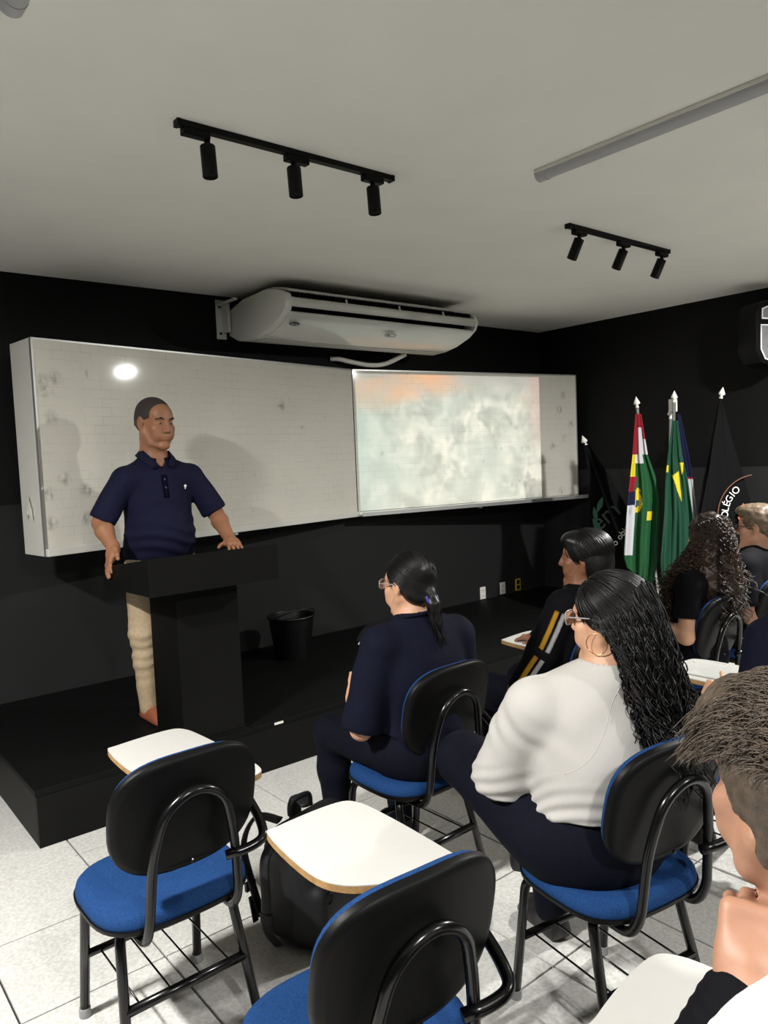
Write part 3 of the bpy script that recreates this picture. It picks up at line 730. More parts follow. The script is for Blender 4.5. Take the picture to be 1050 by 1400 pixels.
def rot_head(yaw=0, pitch=0, roll=0):
    """columns: right, forward, up. yaw>0 turns left (ccw from above); pitch>0 looks down; roll>0 leans to the right shoulder"""
    M = Matrix.Rotation(R(yaw), 3, 'Z') @ Matrix.Rotation(R(-pitch), 3, 'X') @ Matrix.Rotation(R(roll), 3, 'Y')
    return np.array(M)
class Head:
    def __init__(s, c, Rm, sc=1.0): s.c = np.array(c, float); s.R = np.array(Rm); s.s = sc
    def __call__(s, x, y, z): return s.c+s.R@(np.array([x,y,z])*s.s)
    def mat4(s, x, y, z):
        M = Matrix([list(r) for r in s.R]).to_4x4(); M.translation = Vector(s(x,y,z)); return M @ Matrix.Scale(s.s, 4)
def head(S, hd, female=False, neck_to=None, ears=True):
    s = hd.s; E = lambda c, r, k=.02, op='u': S.ell(hd(*c), np.array(r)*s, hd.R, k*s, op)
    K = lambda a, b, r1, r2, k=.012, op='u': S.cone(hd(*a), hd(*b), r1*s, r2*s, k*s, op)
    E((0,-.018,.040), (.077,.098,.083)); E((0,.030,-.030), (.060,.066,.080), .03)
    E((0,.052,.045), (.058,.042,.050), .02)                                   # forehead
    for q in (-1,1):
        K((q*.064,-.005,-.045), (q*.045,.03,-.090), .018, .018, .03); K((q*.045,.03,-.090), (q*.012,.078,-.108), .018, .017, .02)
        E((q*.043,.066,-.022), (.024,.022,.022), .02)                          # cheekbone
        E((q*.034,.070,-.056), (.024,.026,.028), .02)
    E((0,.080,-.106), (.022,.018,.017), .016)                                  # chin
    K((-.036,.083,.030), (.036,.083,.030), .012, .012, .014)                   # brow
    for q in (-1,1):
        E((q*.033,.103,.009), (.017,.016,.012), .012, 's')                     # eye socket
        E((q*.032,.0785,.007), (.0145,.0125,.011), .004)                       # closed lid over the eyeball
    K((0,.092,.022), (0,.112,-.026), .0085, .0125, .010); E((0,.113,-.030), (.0125,.012,.011), .006)
    for q in (-1,1): E((q*.013,.102,-.033), (.0085,.011,.0085), .006)
    E((0,.082,-.064), (.027,.018,.022), .014)                                  # mouth mound
    K((-.020,.096,-.060), (.020,.096,-.060), .0050, .0050, .006); K((-.017,.095,-.072), (.017,.095,-.072), .0060, .0060, .006)
    K((-.022,.103,-.0655), (.022,.103,-.0655), .0022, .0022, .003, 's')
    if ears:
        for q in (-1,1):
            E((q*.079,-.012,.000), (.010,.021,.033), .008); E((q*.088,-.006,.004), (.006,.011,.018), .006, 's')
            E((q*.077,-.004,-.028), (.008,.011,.012), .006)
    if neck_to is not None:
        rn = .050 if female else .060
        S.cone(hd(0,-.030,-.055), neck_to, rn*s, rn*1.08*s, .03); S.cone(hd(0,.02,-.075), np.array(neck_to)*.6+hd(0,.02,-.075)*.4, .035*s, .04*s, .03)
def nrm(v): v = np.array(v, float); return v/max(np.linalg.norm(v), 1e-9)
def hand(S, wrist, d, n, side, curl=(25,30,20), thumb=(.55,.75,.25), s=1.0, spread=.10, nails=None, curls=None):
    """side +1 right hand, -1 left hand; d towards the knuckles, n the way the palm faces"""
    w = np.array(wrist, float); d = nrm(d); n = np.array(n, float); n = nrm(n-d*(n@d)); x = np.cross(d, n)*side      # x points to the thumb side
    M = np.stack([x, d, n], 1)
    S.box(w+d*.047*s, np.array([.040,.048,.0145])*s, M, .013*s, .012*s)
    S.ell(w+d*.030*s+x*.022*s+n*.008*s, np.array([.018,.030,.016])*s, M, .014*s); S.ell(w+d*.032*s-x*.024*s+n*.006*s, np.array([.014,.030,.014])*s, M, .012*s)
    S.cone(w-d*.02*s, w+d*.03*s, .024*s, .030*s, .02*s)
    tips = []
    for i, (off, ln, r) in enumerate(((.029,.070,.0086), (.010,.078,.0089), (-.010,.073,.0085), (-.028,.056,.0075))):
        p = w+d*(.090-.004*abs(i-1))*s+x*off*s; a = 0.0; fd = nrm(d+x*spread*(1.2-i)*.8)
        cc = curls[i] if curls else curl
        for j, f in enumerate((.46,.30,.24)):
            a += math.radians(cc[j]); v = fd*math.cos(a)+n*math.sin(a); q = p+v*ln*f*s
            S.cone(p, q, r*s*(1-.07*j), r*s*(.94-.07*j), .005*s); p = q
        tips.append((p, v))
    p = w+d*.022*s+x*.032*s+n*.004*s; td = nrm(x*thumb[1]+d*thumb[0]+n*thumb[2])
    q = p+td*.040*s; S.cone(p, q, .0135*s, .0115*s, .012*s); td2 = nrm(td+d*.5+n*.12); q2 = q+td2*.034*s; S.cone(q, q2, .0112*s, .0092*s, .006*s)
    return tips, (q2, td2)
def arm(S, sh, el, wr, r=(.050,.040,.036,.026), k=.03):
    S.cone(sh, el, r[0], r[1], k); sh, el, wr = map(np.array, (sh, el, wr)); m = el*.7+wr*.3
    S.cone(el, m, r[1]*.98, r[2]*1.12, .02); S.cone(m, wr, r[2]*1.12, r[3], .02)
def sleeve(S, sh, el, t, r0, r1, cut=True, k=.03):
    sh = np.array(sh, float); el = np.array(el, float); e = sh+(el-sh)*t; S.cone(sh, e, r0, r1, k)
    if cut:
        d = nrm(el-sh); a = nrm(np.cross(d, [.3,.8,.52])); b = np.cross(d, a); M = np.stack([a,b,d], 1)
        S.box(e+d*(r1*.35+.05), (r1*1.5, r1*1.5, .05), M, .002, .003, 's')
def leg(S, hip, kn, an, toe, r=(.082,.058,.056,.036), foot=True):
    S.cone(hip, kn, r[0], r[1], .04); kn = np.array(kn, float); an = np.array(an, float); m = kn*.65+an*.35
    S.cone(kn, m, r[1]*.95, r[2], .03); S.cone(m, an, r[2], r[3], .03)
    if foot: S.cone(an+np.array([0,0,-.03]), toe, .034, .026, .03)
def shoe(name, an, toe, m, parent, h=.007):
    an = np.array(an, float); toe = np.array(toe, float); d = toe-an; d[2] = 0; L = nrm(d); heel = np.array([an[0],an[1],.0])-L*.045; S = SDF()
    t = np.array([toe[0],toe[1],0.])
    M = np.stack([np.array([L[1],-L[0],0]), L, np.array([0,0,1.])], 1); c = (heel+t)/2; ln = np.linalg.norm(t-heel)/2
    z0 = min(an[2]-.09, toe[2]-.035); z0 = max(z0, 0)
    S.box(c+[0,0,z0+.016], (.043, ln+.012, .014), M, .012, .01); S.ell(c+[0,0,z0+.04]+L*ln*.45, (.042, ln*.62, .036), M, .03); S.cone(heel+[0,0,z0+.05]+L*.035, an+np.array([0,0,.0]), .040, .042, .03)
    S.cone(heel+[0,0,z0+.045]+L*.03, t+[0,0,z0+.035]-L*.03, .040, .033, .03)
    return S.mesh(name, m, parent, h)
def fold(amp, s, seed, extra=None):
    def f(v, n):
        a = np.sin(v[:,2]*s*1.3+2.2*np.sin(v[:,0]*s*.35+seed)+1.6*np.sin(v[:,1]*s*.45+seed*2)); d = amp*(.55*wob(v, s*.55, seed)+.45*a*wob(v, s*.22, seed+3))
        return d+(extra(v, n) if extra else 0)
    return f
def glasses(hd, parent, m, lens=True, shape=3.0):
    b = bm_new()
    for q in (-1,1):
        o = superell(.027, .020, shape, 24); tube(b, [hd(q*.034+x, .112-.10*abs(q*.034+x)**1.6*3, .006+y) for x, y in o], .0022*hd.s, 6, closed=True)
        tube(b, [hd(q*.061,.100,.014), hd(q*.078,.085,.014), hd(q*.083,.0,.014), hd(q*.083,-.02,.004)], .0022*hd.s, 6)
    tube(b, [hd(-.008,.114,.010), hd(0,.117,.012), hd(.008,.114,.010)], .002*hd.s, 6)
    g = obj('glasses', b, m, parent, smooth=True); g['label'] = 'eyeglasses'
    if lens:
        for q in (-1,1):
            b = bm_new(); vs = [b.verts.new(hd(q*.034+x*.98, .111-.10*abs(q*.034+x)**1.6*3, .006+y*.98)) for x, y in superell(.027,.020,shape,24)]; b.faces.new(vs)
            obj('lens', b, glass_mat(), g)
    return g
def glass_mat():
    if 'spectacle_glass' in MATS: return MATS['spectacle_glass']
    m = bpy.data.materials.new('spectacle_glass'); m.use_nodes = True; nt = m.node_tree; o = nt.nodes['Material Output']; nt.nodes.remove(nt.nodes['Principled BSDF'])
    t = nt.nodes.new('ShaderNodeBsdfTransparent'); t.inputs[0].default_value = (.75,.78,.8,1); g = nt.nodes.new('ShaderNodeBsdfGlossy'); g.inputs['Roughness'].default_value = .03
    fr = nt.nodes.new('ShaderNodeFresnel'); fr.inputs[0].default_value = 1.5; x = nt.nodes.new('ShaderNodeMixShader'); nt.links.new(fr.outputs[0], x.inputs[0]); nt.links.new(t.outputs[0], x.inputs[1]); nt.links.new(g.outputs[0], x.inputs[2]); nt.links.new(x.outputs[0], o.inputs[0])
    MATS['spectacle_glass'] = m; return m
def eyes_and_brows(hd, parent, look=(0,0)):
    for q in (-1,1):
        e = SDF().ell(hd(q*.0318,.0832,.0035), np.array([.0104,.0078,.0028])*hd.s, hd.R).mesh('eye', EYE_W, parent, .002)
        SDF().ell(hd(q*.0318+look[0]*.004,.0880,.0040), np.array([.0060,.0042,.0034])*hd.s, hd.R).mesh('iris', EYE_D, e, .0016)
        SDF().chain([hd(q*.014,.0945,.026), hd(q*.034,.0945,.0315), hd(q*.054,.082,.025)], [.0035*hd.s,.0042*hd.s,.0025*hd.s], .004).mesh('eyebrow', BROW, parent, .002)

def torso(S, pel, chest, shL, shR, neck, g=1.0, d=.0, lean=0.0, yaw=0.0, belly=0.0):
    M = np.array(Matrix.Rotation(R(yaw), 3, 'Z') @ Matrix.Rotation(R(-lean), 3, 'X')); pel, chest, shL, shR, neck = [np.array(x, float) for x in (pel, chest, shL, shR, neck)]
    mid = (pel+chest)/2
    S.ell(pel, np.array([.170,.125,.120])*g+d, M, .05); S.ell(mid, np.array([.150,.112+belly,.17])*g+d, M, .06); S.ell(chest, np.array([.165,.115,.175])*g+d, M, .06)
    c = (shL+shR)/2; S.cone(shL*.90+c*.10, shR*.90+c*.10, .054*g+d, .054*g+d, .05); S.cone(c*.75+neck*.25, neck, .075+d, .058+d*.5, .05)
    for q in (shL, shR): S.cone(q*.80+c*.20+np.array([0,0,.012]), neck*.85+c*.15, .044+d, .050+d, .04)

def seated(loc, yaw, label, sk, hdc, hdr, hds, female, pel, chest, shL, shR, neck, arms, legs, g=1.0, top=None, bottom=None, lean=0, tyaw=0, slv=(.8,.064,.062), h=.007, topdisp=None, coll=True, ears=True, shoe_m=SHOE, belly=0.0, cutslv=True, long_sleeve=False, bot_amp=.003, hem=None):
    S = SDF(); hd = Head(hdc, hdr, hds); head(S, hd, female, neck, ears)
    torso(S, pel, chest, shL, shR, neck, g*.96, 0, lean, tyaw)
    tipsL = None
    for sd, a in arms.items():
        sh = shL if sd == 'L' else shR; arm(S, sh, a['el'], a['wr'], a.get('r', (.050,.040,.036,.026)))
        hand(S, a['wr'], a['d'], a['n'], 1 if sd == 'R' else -1, a.get('curl', (25,30,20)), a.get('thumb', (.55,.75,.25)), a.get('s', .92))
    for L_ in legs: leg(S, L_['hip'], L_['kn'], L_['an'], L_['toe'], (.070,.05,.05,.034))
    o = S.mesh('person', sk, None, h); o.location = loc; o.rotation_euler = (0,0,R(yaw)); tag(o, label, 'person')
    # top garment
    S = SDF(); torso(S, pel, chest, shL, shR, neck, g, .012, lean, tyaw, belly)
    for sd, a in arms.items():
        sh = shL if sd == 'L' else shR
        if long_sleeve:
            S.chain([sh, a['el'], np.array(a['wr'])*.97+np.array(a['el'])*.03], [slv[1]+.004, slv[1]-.004, slv[2]-.012], .03)
        else: sleeve(S, sh, a['el'], slv[0], slv[1], slv[2], cutslv)
    nk = np.array(neck); S.cone(nk+np.array([0,.01,.02]), nk+np.array([0,.03,.12]), .062 if female else .070, .09, .01, 's')
    if hem: S.cut((0,0,hem[0]), hem[1])
    t = S.mesh('shirt', top, o, h, topdisp or fold(.006, 26, 1.0+loc[0]))
    # trousers
    S = SDF(); pel = np.array(pel, float)
    S.ell(pel+[0,0,-.01], np.array([.178,.135,.132])*g+.008, None, .05)
    for L_ in legs: leg(S, L_['hip'], L_['kn'], L_['an'], L_['toe'], L_.get('r', (.092*g,.070,.066,.052)), False)
    b = S.mesh('trousers', bottom, o, h, fold(bot_amp, 24, 2.0+loc[1]))
    for L_ in legs: shoe('shoe', L_['an'], L_['toe'], shoe_m, o, .008)
    return o, hd, t
def seat_legs(w=.12, knee_y=.34, kz=.535, spread=0.0, an_y=.30, g=1.0):
    return [dict(hip=(q*.09,-.04,.545), kn=(q*(w+spread),knee_y,kz), an=(q*(w+spread*.8),an_y,.095), toe=(q*(w+spread*.8+.01),an_y+.14,.04)) for q in (-1,1)]
def cap(hd, infl=.010, face_y=.055, top_z=.075, back_drop=-.06, extra=None, k=.012):
    """hair cap: skull shell with the face and ears region carved away"""
    S = SDF(); s = hd.s
    S.ell(hd(0,-.020,.042), np.array([.077+infl,.098+infl,.084+infl])*s, hd.R, .02)
    S.ell(hd(0,-.060,-.010), np.array([.066+infl*.6,.055+infl,.075])*s, hd.R, .03)
    if extra: extra(S)
    S.ell(hd(0,.135,-.025), np.array([.088,.090,.105])*s, hd.R, .012, 's')
    S.box(hd(0,.075,-.10), np.array([.12,.090,.080])*s, hd.R, .02, .012, 's')
    return S
# ---- the man at the lectern (world coordinates; facing the class)
def build_man():
    base = np.array([1.70,4.06,0.0])
    Rh = np.array(Matrix.Rotation(R(180+12), 3, 'Z') @ Matrix.Rotation(R(-7), 3, 'X'))
    hd = Head((1.690,4.045,1.912), Rh, 1.10); S = SDF()
    neck = (1.685,4.085,1.725); shR = (1.495,4.06,1.605); shL = (1.905,4.08,1.607); pel = (1.70,4.12,1.20); chest = (1.695,4.085,1.50)
    elR = (1.368,4.08,1.385); wrR = (1.372,3.925,1.250); elL = (2.010,4.02,1.390); wrL = (1.985,3.80,1.240)
    head(S, hd, False, neck); torso(S, pel, chest, shL, shR, neck, 1.06)
    arm(S, shR, elR, wrR, (.054,.044,.042,.030)); arm(S, shL, elL, wrL, (.054,.044,.042,.030))
    hand(S, wrR, (-.46,-.50,-.70), (.80,-.25,-.45), 1, (6,12,8), (.80,.45,.25), 1.06, .10)
    hand(S, wrL, (-.25,-.80,-.10), (0,.05,-1), -1, (12,14,8), (.65,.70,.10), 1.04, .12)
    for q, fx in ((-1,1.555),(1,1.80)): leg(S, (1.70+q*.10,4.11,1.15), (fx+.0,4.05,.76), (fx+.015,4.075,.36), (fx+.02,3.92,.30), (.075,.05,.046,.034))
    o = S.mesh('person', SK_M, None, .0058); tag(o, 'man in a navy polo shirt and khaki trousers standing behind the lectern', 'person')
    eyes_and_brows(hd, o, (-.4,0))
    # polo shirt
    S = SDF(); torso(S, pel, chest, shL, shR, neck, 1.10, .012, 0, 0, .02)
    S.ell((1.70,4.075,1.28), (.185,.150,.17), None, .06); S.ell((1.69,4.02,1.30), (.15,.13,.14), None, .05)
    sleeve(S, shR, elR, .86, .066, .074); sleeve(S, shL, elL, .86, .066, .074)
    S.cone(np.array(neck)+[0,-.02,.03], np.array(neck)+[0.005,-.06,.14], .062, .085, .008, 's')
    S.cone((1.69,3.985,1.70), (1.692,3.95,1.625), .030, .006, .004, 's')
    def ex(v, n):
        return .004*np.exp(-((v[:,2]-1.27)/.12)**2)*np.sin(v[:,2]*95+3.5*np.sin(v[:,0]*11))*(n[:,1] < .2)
    t = S.mesh('polo_shirt', POLO, o, .006, fold(.006, 24, 3.1, ex))
    # collar leaves, placket, buttons and chest mark
    for q in (-1,1):
        b = bm_new(); P = [(q*.068,.035,.052),(q*.072,-.030,.046),(q*.060,-.085,.012),(q*.030,-.112,-.030),(q*.060,-.105,-.052),(q*.098,-.068,-.012),(q*.108,-.015,.012),(q*.096,.04,.022)]
        nk = Vector((1.688,4.072,1.712)); v = [b.verts.new(nk+Vector(p)) for p in P]; 
        for f in ((0,1,6,7),(1,2,5,6),(2,3,4,5)): b.faces.new([v[i] for i in f])
        bmesh.ops.subdivide_edges(b, edges=b.edges[:], cuts=2, use_grid_fill=True, smooth=.6); bmesh.ops.solidify(b, geom=b.faces[:], thickness=.005)
        obj('collar', b, POLO, t, smooth=True)
    dg = bpy.context.evaluated_depsgraph_get()
    from mathutils.bvhtree import BVHTree
    bv = BVHTree.FromPolygons([v.co[:] for v in t.data.vertices], [p.vertices[:] for p in t.data.polygons])
    def front(x, z):
        h, n, *_ = bv.ray_cast(Vector((x, 3.4, z)), Vector((0,1,0))); return (h, n) if h else (Vector((x,3.92,z)), Vector((0,-1,0)))
    b = bm_new()
    rows = [[front(1.688+dx, z)[0]+Vector((0,-.002,0)) for dx in (-.016,0,.016)] for z in np.linspace(1.625,1.50,10)]
    vs = [[b.verts.new(p) for p in r_] for r_ in rows]
    for i in range(9):
        for j in range(2): b.faces.new((vs[i][j], vs[i][j+1], vs[i+1][j+1], vs[i+1][j]))
    bmesh.ops.solidify(b, geom=b.faces[:], thickness=.003); obj('placket', b, POLO, t, smooth=True)
    for z in (1.60,1.555):
        h, n = front(1.688, z); bt = obj('button', lathe(bm_new(), [(.006,0),(.006,.002),(.003,.003)], 10), mat('dark_button', (.03,.03,.05), .3), t); bt.matrix_world = Matrix.Translation(h+n*.004) @ n.to_track_quat('Z','Y').to_matrix().to_4x4()
    h, n = front(1.815, 1.553)
    lg = obj('chest_mark', prism(bm_new(), [(x*.66,y*.66) for x, y in [(-.004,-.020),(.004,-.016),(.002,-.004),(.012,.002),(.012,.012),(.004,.020),(-.006,.016),(-.012,.006),(-.006,-.002)]], 0, .002), mat('white_thread', lin((230,230,230)), .6), t)
    lg.matrix_world = Matrix.Translation(h+n*.003) @ frame((-1,0,0),(0,0,1)).to_4x4() @ Matrix.Rotation(PI,4,'Y') @ Matrix.Translation((0,0,-.002)); lg['label'] = 'small white embroidered mark'
    # trousers, belt, shoes, watch-less wrists
    S = SDF(); S.ell((1.70,4.12,1.13), (.185,.140,.12), None, .05)
    for q, fx in ((-1,1.555),(1,1.80)): leg(S, (1.70+q*.10,4.10,1.10), (fx,4.05,.76), (fx+.015,4.075,.33), (0,0,0), (.108,.080,.068,.056), False)
    def ex2(v, n): return .003*np.sin(v[:,2]*105+14*v[:,0]+3*np.sin(v[:,0]*18)+2*np.sin(v[:,1]*23))*np.exp(-((v[:,2]-.66)/.14)**2)
    S.mesh('trousers', KHAKI, o, .007, fold(.004, 40, 5.0, ex2))
    for fx in (1.555,1.80):
        an = np.array([fx+.015,4.08,.36]); toe = np.array([fx+.02,3.90,.30])
        sh = shoe('shoe', an, toe, SHOE2, o, .007)
    SDF().ell(hd(0,.045,-.125), np.array([.045,.040,.022])*hd.s, hd.R).mesh('chin_fold', SK_M, o, .004) if False else None
    # cropped hair
    Sx = cap(hd, .0045); Sx.cut(hd(0,.0,.012), -hd.R@np.array([0,-.35,1.0])); Sx.mesh('hair', HAIR_S, o, .0045)
    SDF().ell(hd(0,-.045,.0), np.array([.0785,.062,.060])*hd.s, hd.R).mesh('hair_fade', mat('shaved_hair', lin((74,58,48)), .8, noise=.2, nscale=300), o, .005)
    SDF().cone(hd(-.018,.0945,-.0655), hd(.018,.0945,-.0655), .004, .004).mesh('lips', LIP, o, .0025)
    return o
build_man()
# ---- seated people (local frame: x right, y forward, z up; origin on the floor under the seat)
TOR = dict(pel=(0,-.10,.585), chest=(0,-.10,.86), shL=(-.165,-.095,.985), shR=(.165,-.095,.985), neck=(0,-.09,1.045))
def tor(**k): d = dict(TOR); d.update(k); return d
def curls(n, roots, path, r_curl, turns, npts, seed, jit=.01):
    """helical locks; path(root, t) -> centre"""
    rg = np.random.RandomState(seed); out = []
    for i in range(n):
        a = rg.rand(); t = np.linspace(0,1,npts); c = np.array([path(roots[i % len(roots)], x, rg) if False else path(roots[i % len(roots)], x) for x in t])
        ph = rg.rand()*6.28; tn = turns*(.7+.6*rg.rand()); rr = r_curl*(.6+.8*rg.rand())*np.minimum(1, t*3); w = tn*2*PI*t*(1 if rg.rand() < .5 else -1)+ph
        c[:,0] += rr*np.cos(w)+jit*rg.randn()*t; c[:,1] += rr*np.sin(w)+jit*rg.randn()*t; c[:,2] += .3*rr*np.sin(w+1)
        out.append(c)
    return out

def on_surface(ob, pts, off):
    """points moved onto the nearest place of a garment"""
    from mathutils.bvhtree import BVHTree
    bv = BVHTree.FromPolygons([v.co[:] for v in ob.data.vertices], [p.vertices[:] for p in ob.data.polygons]); out = []
    for p in pts:
        h_, n_, *_ = bv.find_nearest(Vector(p)); out.append(h_+n_*off)
    return out
def combed(hd, target, n, seed, infl=.0105, lo=-.35, hi=1.0, r=.0011, spread=1.0, c0=(0,-.020,.042), rad=(.077,.098,.084), front=.55):
    """strands lying on the skull, combed from the hairline to one point"""
    rg = np.random.RandomState(seed); out = []; c0 = np.array(c0); rad = np.array(rad)+infl; T_ = nrm((np.array(target)-c0)/rad)
    while len(out) < n:
        v = nrm(rg.randn(3))
        if v[2] < lo or (v[1] > front and v[2] < .45) or v@T_ > .93 or (v[1] > .1 and v[2] < .15): continue
        w = math.acos(max(-1, min(1, v@T_))); ts = np.linspace(0, 1, 14); jr = 1+rg.rand()*.035
        ln_ = [(math.sin((1-t)*w)*v+math.sin(t*w)*T_)/max(math.sin(w), 1e-3) for t in ts]
        out.append(np.array([hd(*(c0+p*rad*jr)) for p in ln_]))
    return out
# woman with the ponytail
arms = dict(L=dict(el=(-.252,-.06,.680), wr=(-.165,.135,.730), d=(.55,.75,.15), n=(.6,-.5,.3), curl=(35,45,30), s=.88), R=dict(el=(.245,-.03,.70), wr=(.03,.17,.72), d=(-.85,.35,.1), n=(0,-.4,-.9), curl=(25,30,20), s=.88))
o, hd, sh = seated((1.87,2.20,0), -5, 'woman in navy uniform with glasses and a low ponytail, seated nearest the lectern', SK_L, (-.012,-.058,1.180), rot_head(8,3), .94, True, arms=arms, legs=seat_legs(.13,.33,.54,.03), g=1.06, top=NAVY, bottom=NAVYT, slv=(.92,.072,.078), **tor(shL=(-.178,-.085,.975), shR=(.180,-.10,.965), neck=(-.01,-.085,1.045)))
S = cap(hd, .008)
S.ell(hd(.0,-.108,-.03), np.array([.030,.028,.030])*hd.s, hd.R, .02)
S.chain([hd(.0,-.118,-.035), hd(.0,-.132,-.07), hd(.004,-.130,-.13), hd(.010,-.135,-.20)], [.020,.024,.022,.010], .015)
hr = S.mesh('hair', HAIR_B, o, .005)
rg = np.random.RandomState(3); ln = []
for i in range(150):
    a, b_ = rg.uniform(-.018,.018,2); e = rg.uniform(-.02,.02,2)
    ln.append([hd(a,-.120+b_,-.04), hd(a*1.3,-.135+b_,-.08), hd(.004+a*1.2,-.134+b_,-.14), hd(.010+a+e[0]*.6,-.138+b_+e[1],-.205-rg.rand()*.04)])
strands('ponytail', [np.array(smooth_path(l, 4)) for l in ln], .0016, HAIR_B, hr)
strands('combed_strands', combed(hd, (0,-.125,-.035), 900, 4), .0013, HAIR_B, hr, 4, .1)
tie = obj('hair_tie', tubeb([hd(.0+.027*math.cos(a), -.128+.012*math.sin(a), -.046+.026*math.sin(a)) for a in np.linspace(0,2*PI,18)[:-1]], .006, 6, closed=True, cap=False), mat('purple_elastic', lin((52,48,130)), .6), o, smooth=True); tie['label'] = 'small purple hair tie'
glasses(hd, o, FRAME_C)
obj('epaulette', tubeb(on_surface(sh, smooth_path([(-.070,-.075,1.060),(-.12,-.070,1.035),(-.165,-.065,1.01),(-.195,-.060,.985)], 5), .003), .022, 8, flat=.3), BLACKC, sh, smooth=True)
obj('epaulette_trim', tubeb(on_surface(sh, smooth_path([(-.145,-.050,1.02),(-.175,-.046,1.0),(-.200,-.042,.975)], 5), .008), .0032, 6), mat('silver_braid', lin((190,190,185)), .4), sh)
obj('shirt_collar', tubeb([(-.01+.074*math.cos(a), -.085+.070*math.sin(a), 1.066-.020*math.sin(a)) for a in np.linspace(0,2*PI,30)[:-1]], .016, 8, closed=True, cap=False, flat=.5), NAVY, sh, smooth=True)

# woman in the white t-shirt
arms = dict(L=dict(el=(-.205,.165,.690), wr=(-.05,.34,.66), d=(.7,.5,-.1), n=(.1,-.3,-.95), r=(.068,.055,.046,.03), s=.9), R=dict(el=(.27,.06,.68), wr=(.10,.30,.66), d=(-.6,.6,-.1), n=(-.1,-.3,-.95), r=(.068,.055,.046,.03), s=.9))
legs = [dict(hip=(-.12,.03,.575), kn=(-.150,.470,.640), an=(.10,.50,.30), toe=(.17,.60,.22), r=(.135,.088,.080,.056)), dict(hip=(.12,.02,.565), kn=(.13,.40,.555), an=(.12,.37,.095), toe=(.12,.51,.04), r=(.135,.088,.080,.056))]
def wf(v, n):
    low = np.clip((.80-v[:,2])/.16, 0, 1); a = v[:,2]*1.0+v[:,1]*.55+v[:,0]*.35
    low = low*np.clip((v[:,2]-.615)/.05, 0, 1); return .0050*low*np.sin(a*150+2.0*np.sin(v[:,0]*16)+1.5*np.sin(v[:,1]*21))+.003*np.exp(-((v[:,2]-.90)/.05)**2)*np.sin((v[:,2]*.8-v[:,1])*75+2*np.sin(v[:,0]*20))*np.clip((-.12-v[:,0])/.05,0,1)
o, hd, sh = seated((1.78,1.28,0), -14, 'woman in a white t-shirt with long wet-look black curls, hoop earrings and glasses', SK_L, (.040,-.040,1.185), rot_head(22,4), .97, True, arms=arms, legs=legs, g=1.20, top=WHITEC, bottom=NAVYT, slv=(.93,.084,.094), lean=4, topdisp=fold(.0065, 30, 4.4, wf), belly=.02, bot_amp=.004, hem=(.665,(0,0,-1)),
    pel=(0,-.025,.585), chest=(.0,-.030,.845), shL=(-.185,.030,.945), shR=(.190,-.06,.945), neck=(.03,-.058,1.035), tyaw=-8)
WHITE_P = o
S = cap(hd, .014, extra=lambda S: (S.ell(hd(.015,-.085,-.05), np.array([.080,.055,.10])*hd.s, hd.R, .04), S.ell(hd(.03,-.10,-.15), np.array([.085,.045,.12])*hd.s, hd.R, .05)))
hr = S.mesh('hair', HAIR_B, o, .006, lambda v, n: .004*wob(v, 95, 1.))
rg = np.random.RandomState(5); lines = []
for i in range(900):
    u = rg.uniform(-1,1); dp = rg.rand(); t = np.linspace(0,1,46)[:,None]
    ang = u*1.9; z0 = .115-.085*abs(u)**1.4-.05*rg.rand()
    p0 = hd(.088*math.sin(ang), -.018-.108*math.cos(ang)*(.7+.3*dp), z0); rootd = hd(.115*math.sin(ang)+.01, -.055-.135*max(math.cos(ang), .15), -.03)
    ex = .085*u+.105+.03*rg.randn(); end = np.array([ex, -.195+.035*rg.randn()-.025*dp, .70+.16*rg.rand()+.05*abs(u)])
    if u < -.55: end[0] = max(end[0], .02); end[2] = .80+.12*rg.rand()
    mid = np.array([(rootd[0]+end[0])/2+.01*rg.randn(), -.185+.02*rg.randn(), .98])
    c = (1-t)**3*p0+3*(1-t)**2*t*rootd+3*(1-t)*t**2*mid+t**3*end
    rr = (.0030+.0085*t[:,0]**1.5)*(.5+.9*rg.rand()); ph = rg.rand()*6.28; w = ph+(4+3.5*rg.rand())*2*PI*t[:,0]**1.3*(1 if rg.rand() < .5 else -1)
    c = c+np.stack([rr*np.cos(w), rr*np.sin(w), 0*w], 1); lines.append(c)
strands('long_curls', lines, .0026, HAIR_B, hr, 4, .35)
strands('combed_strands', combed(hd, (.02,-.12,-.06), 700, 9, .0150), .0020, HAIR_B, hr, 4, .1)
glasses(hd, o, FRAME_C, True, 4.0)
for q in (-1,1):
    er = obj('hoop_earring', tubeb([hd(q*.083+.004*q*math.sin(a), .004+.030*math.sin(a), -.058+.030*math.cos(a)) for a in np.linspace(0,2*PI,36)[:-1]], .0014, 6, closed=True, cap=False), GOLD, o, smooth=True); er['label'] = 'thin gold hoop earring'
obj('neck_hem', tubeb([(.03+.070*math.cos(a), -.060+.068*math.sin(a), 1.028+.012*math.sin(a)*-1) for a in np.linspace(0,2*PI,30)[:-1]], .006, 6, closed=True, cap=False), WHITEC, sh, smooth=True)

obj('sleeve_seam', tubeb(on_surface(sh, smooth_path([(.0,-.148,1.04),(-.046,-.154,.992),(-.08,-.144,.915),(-.108,-.115,.841),(-.122,-.060,.800)], 6), -.0008), .0015, 6), WHITEC, sh, smooth=True)

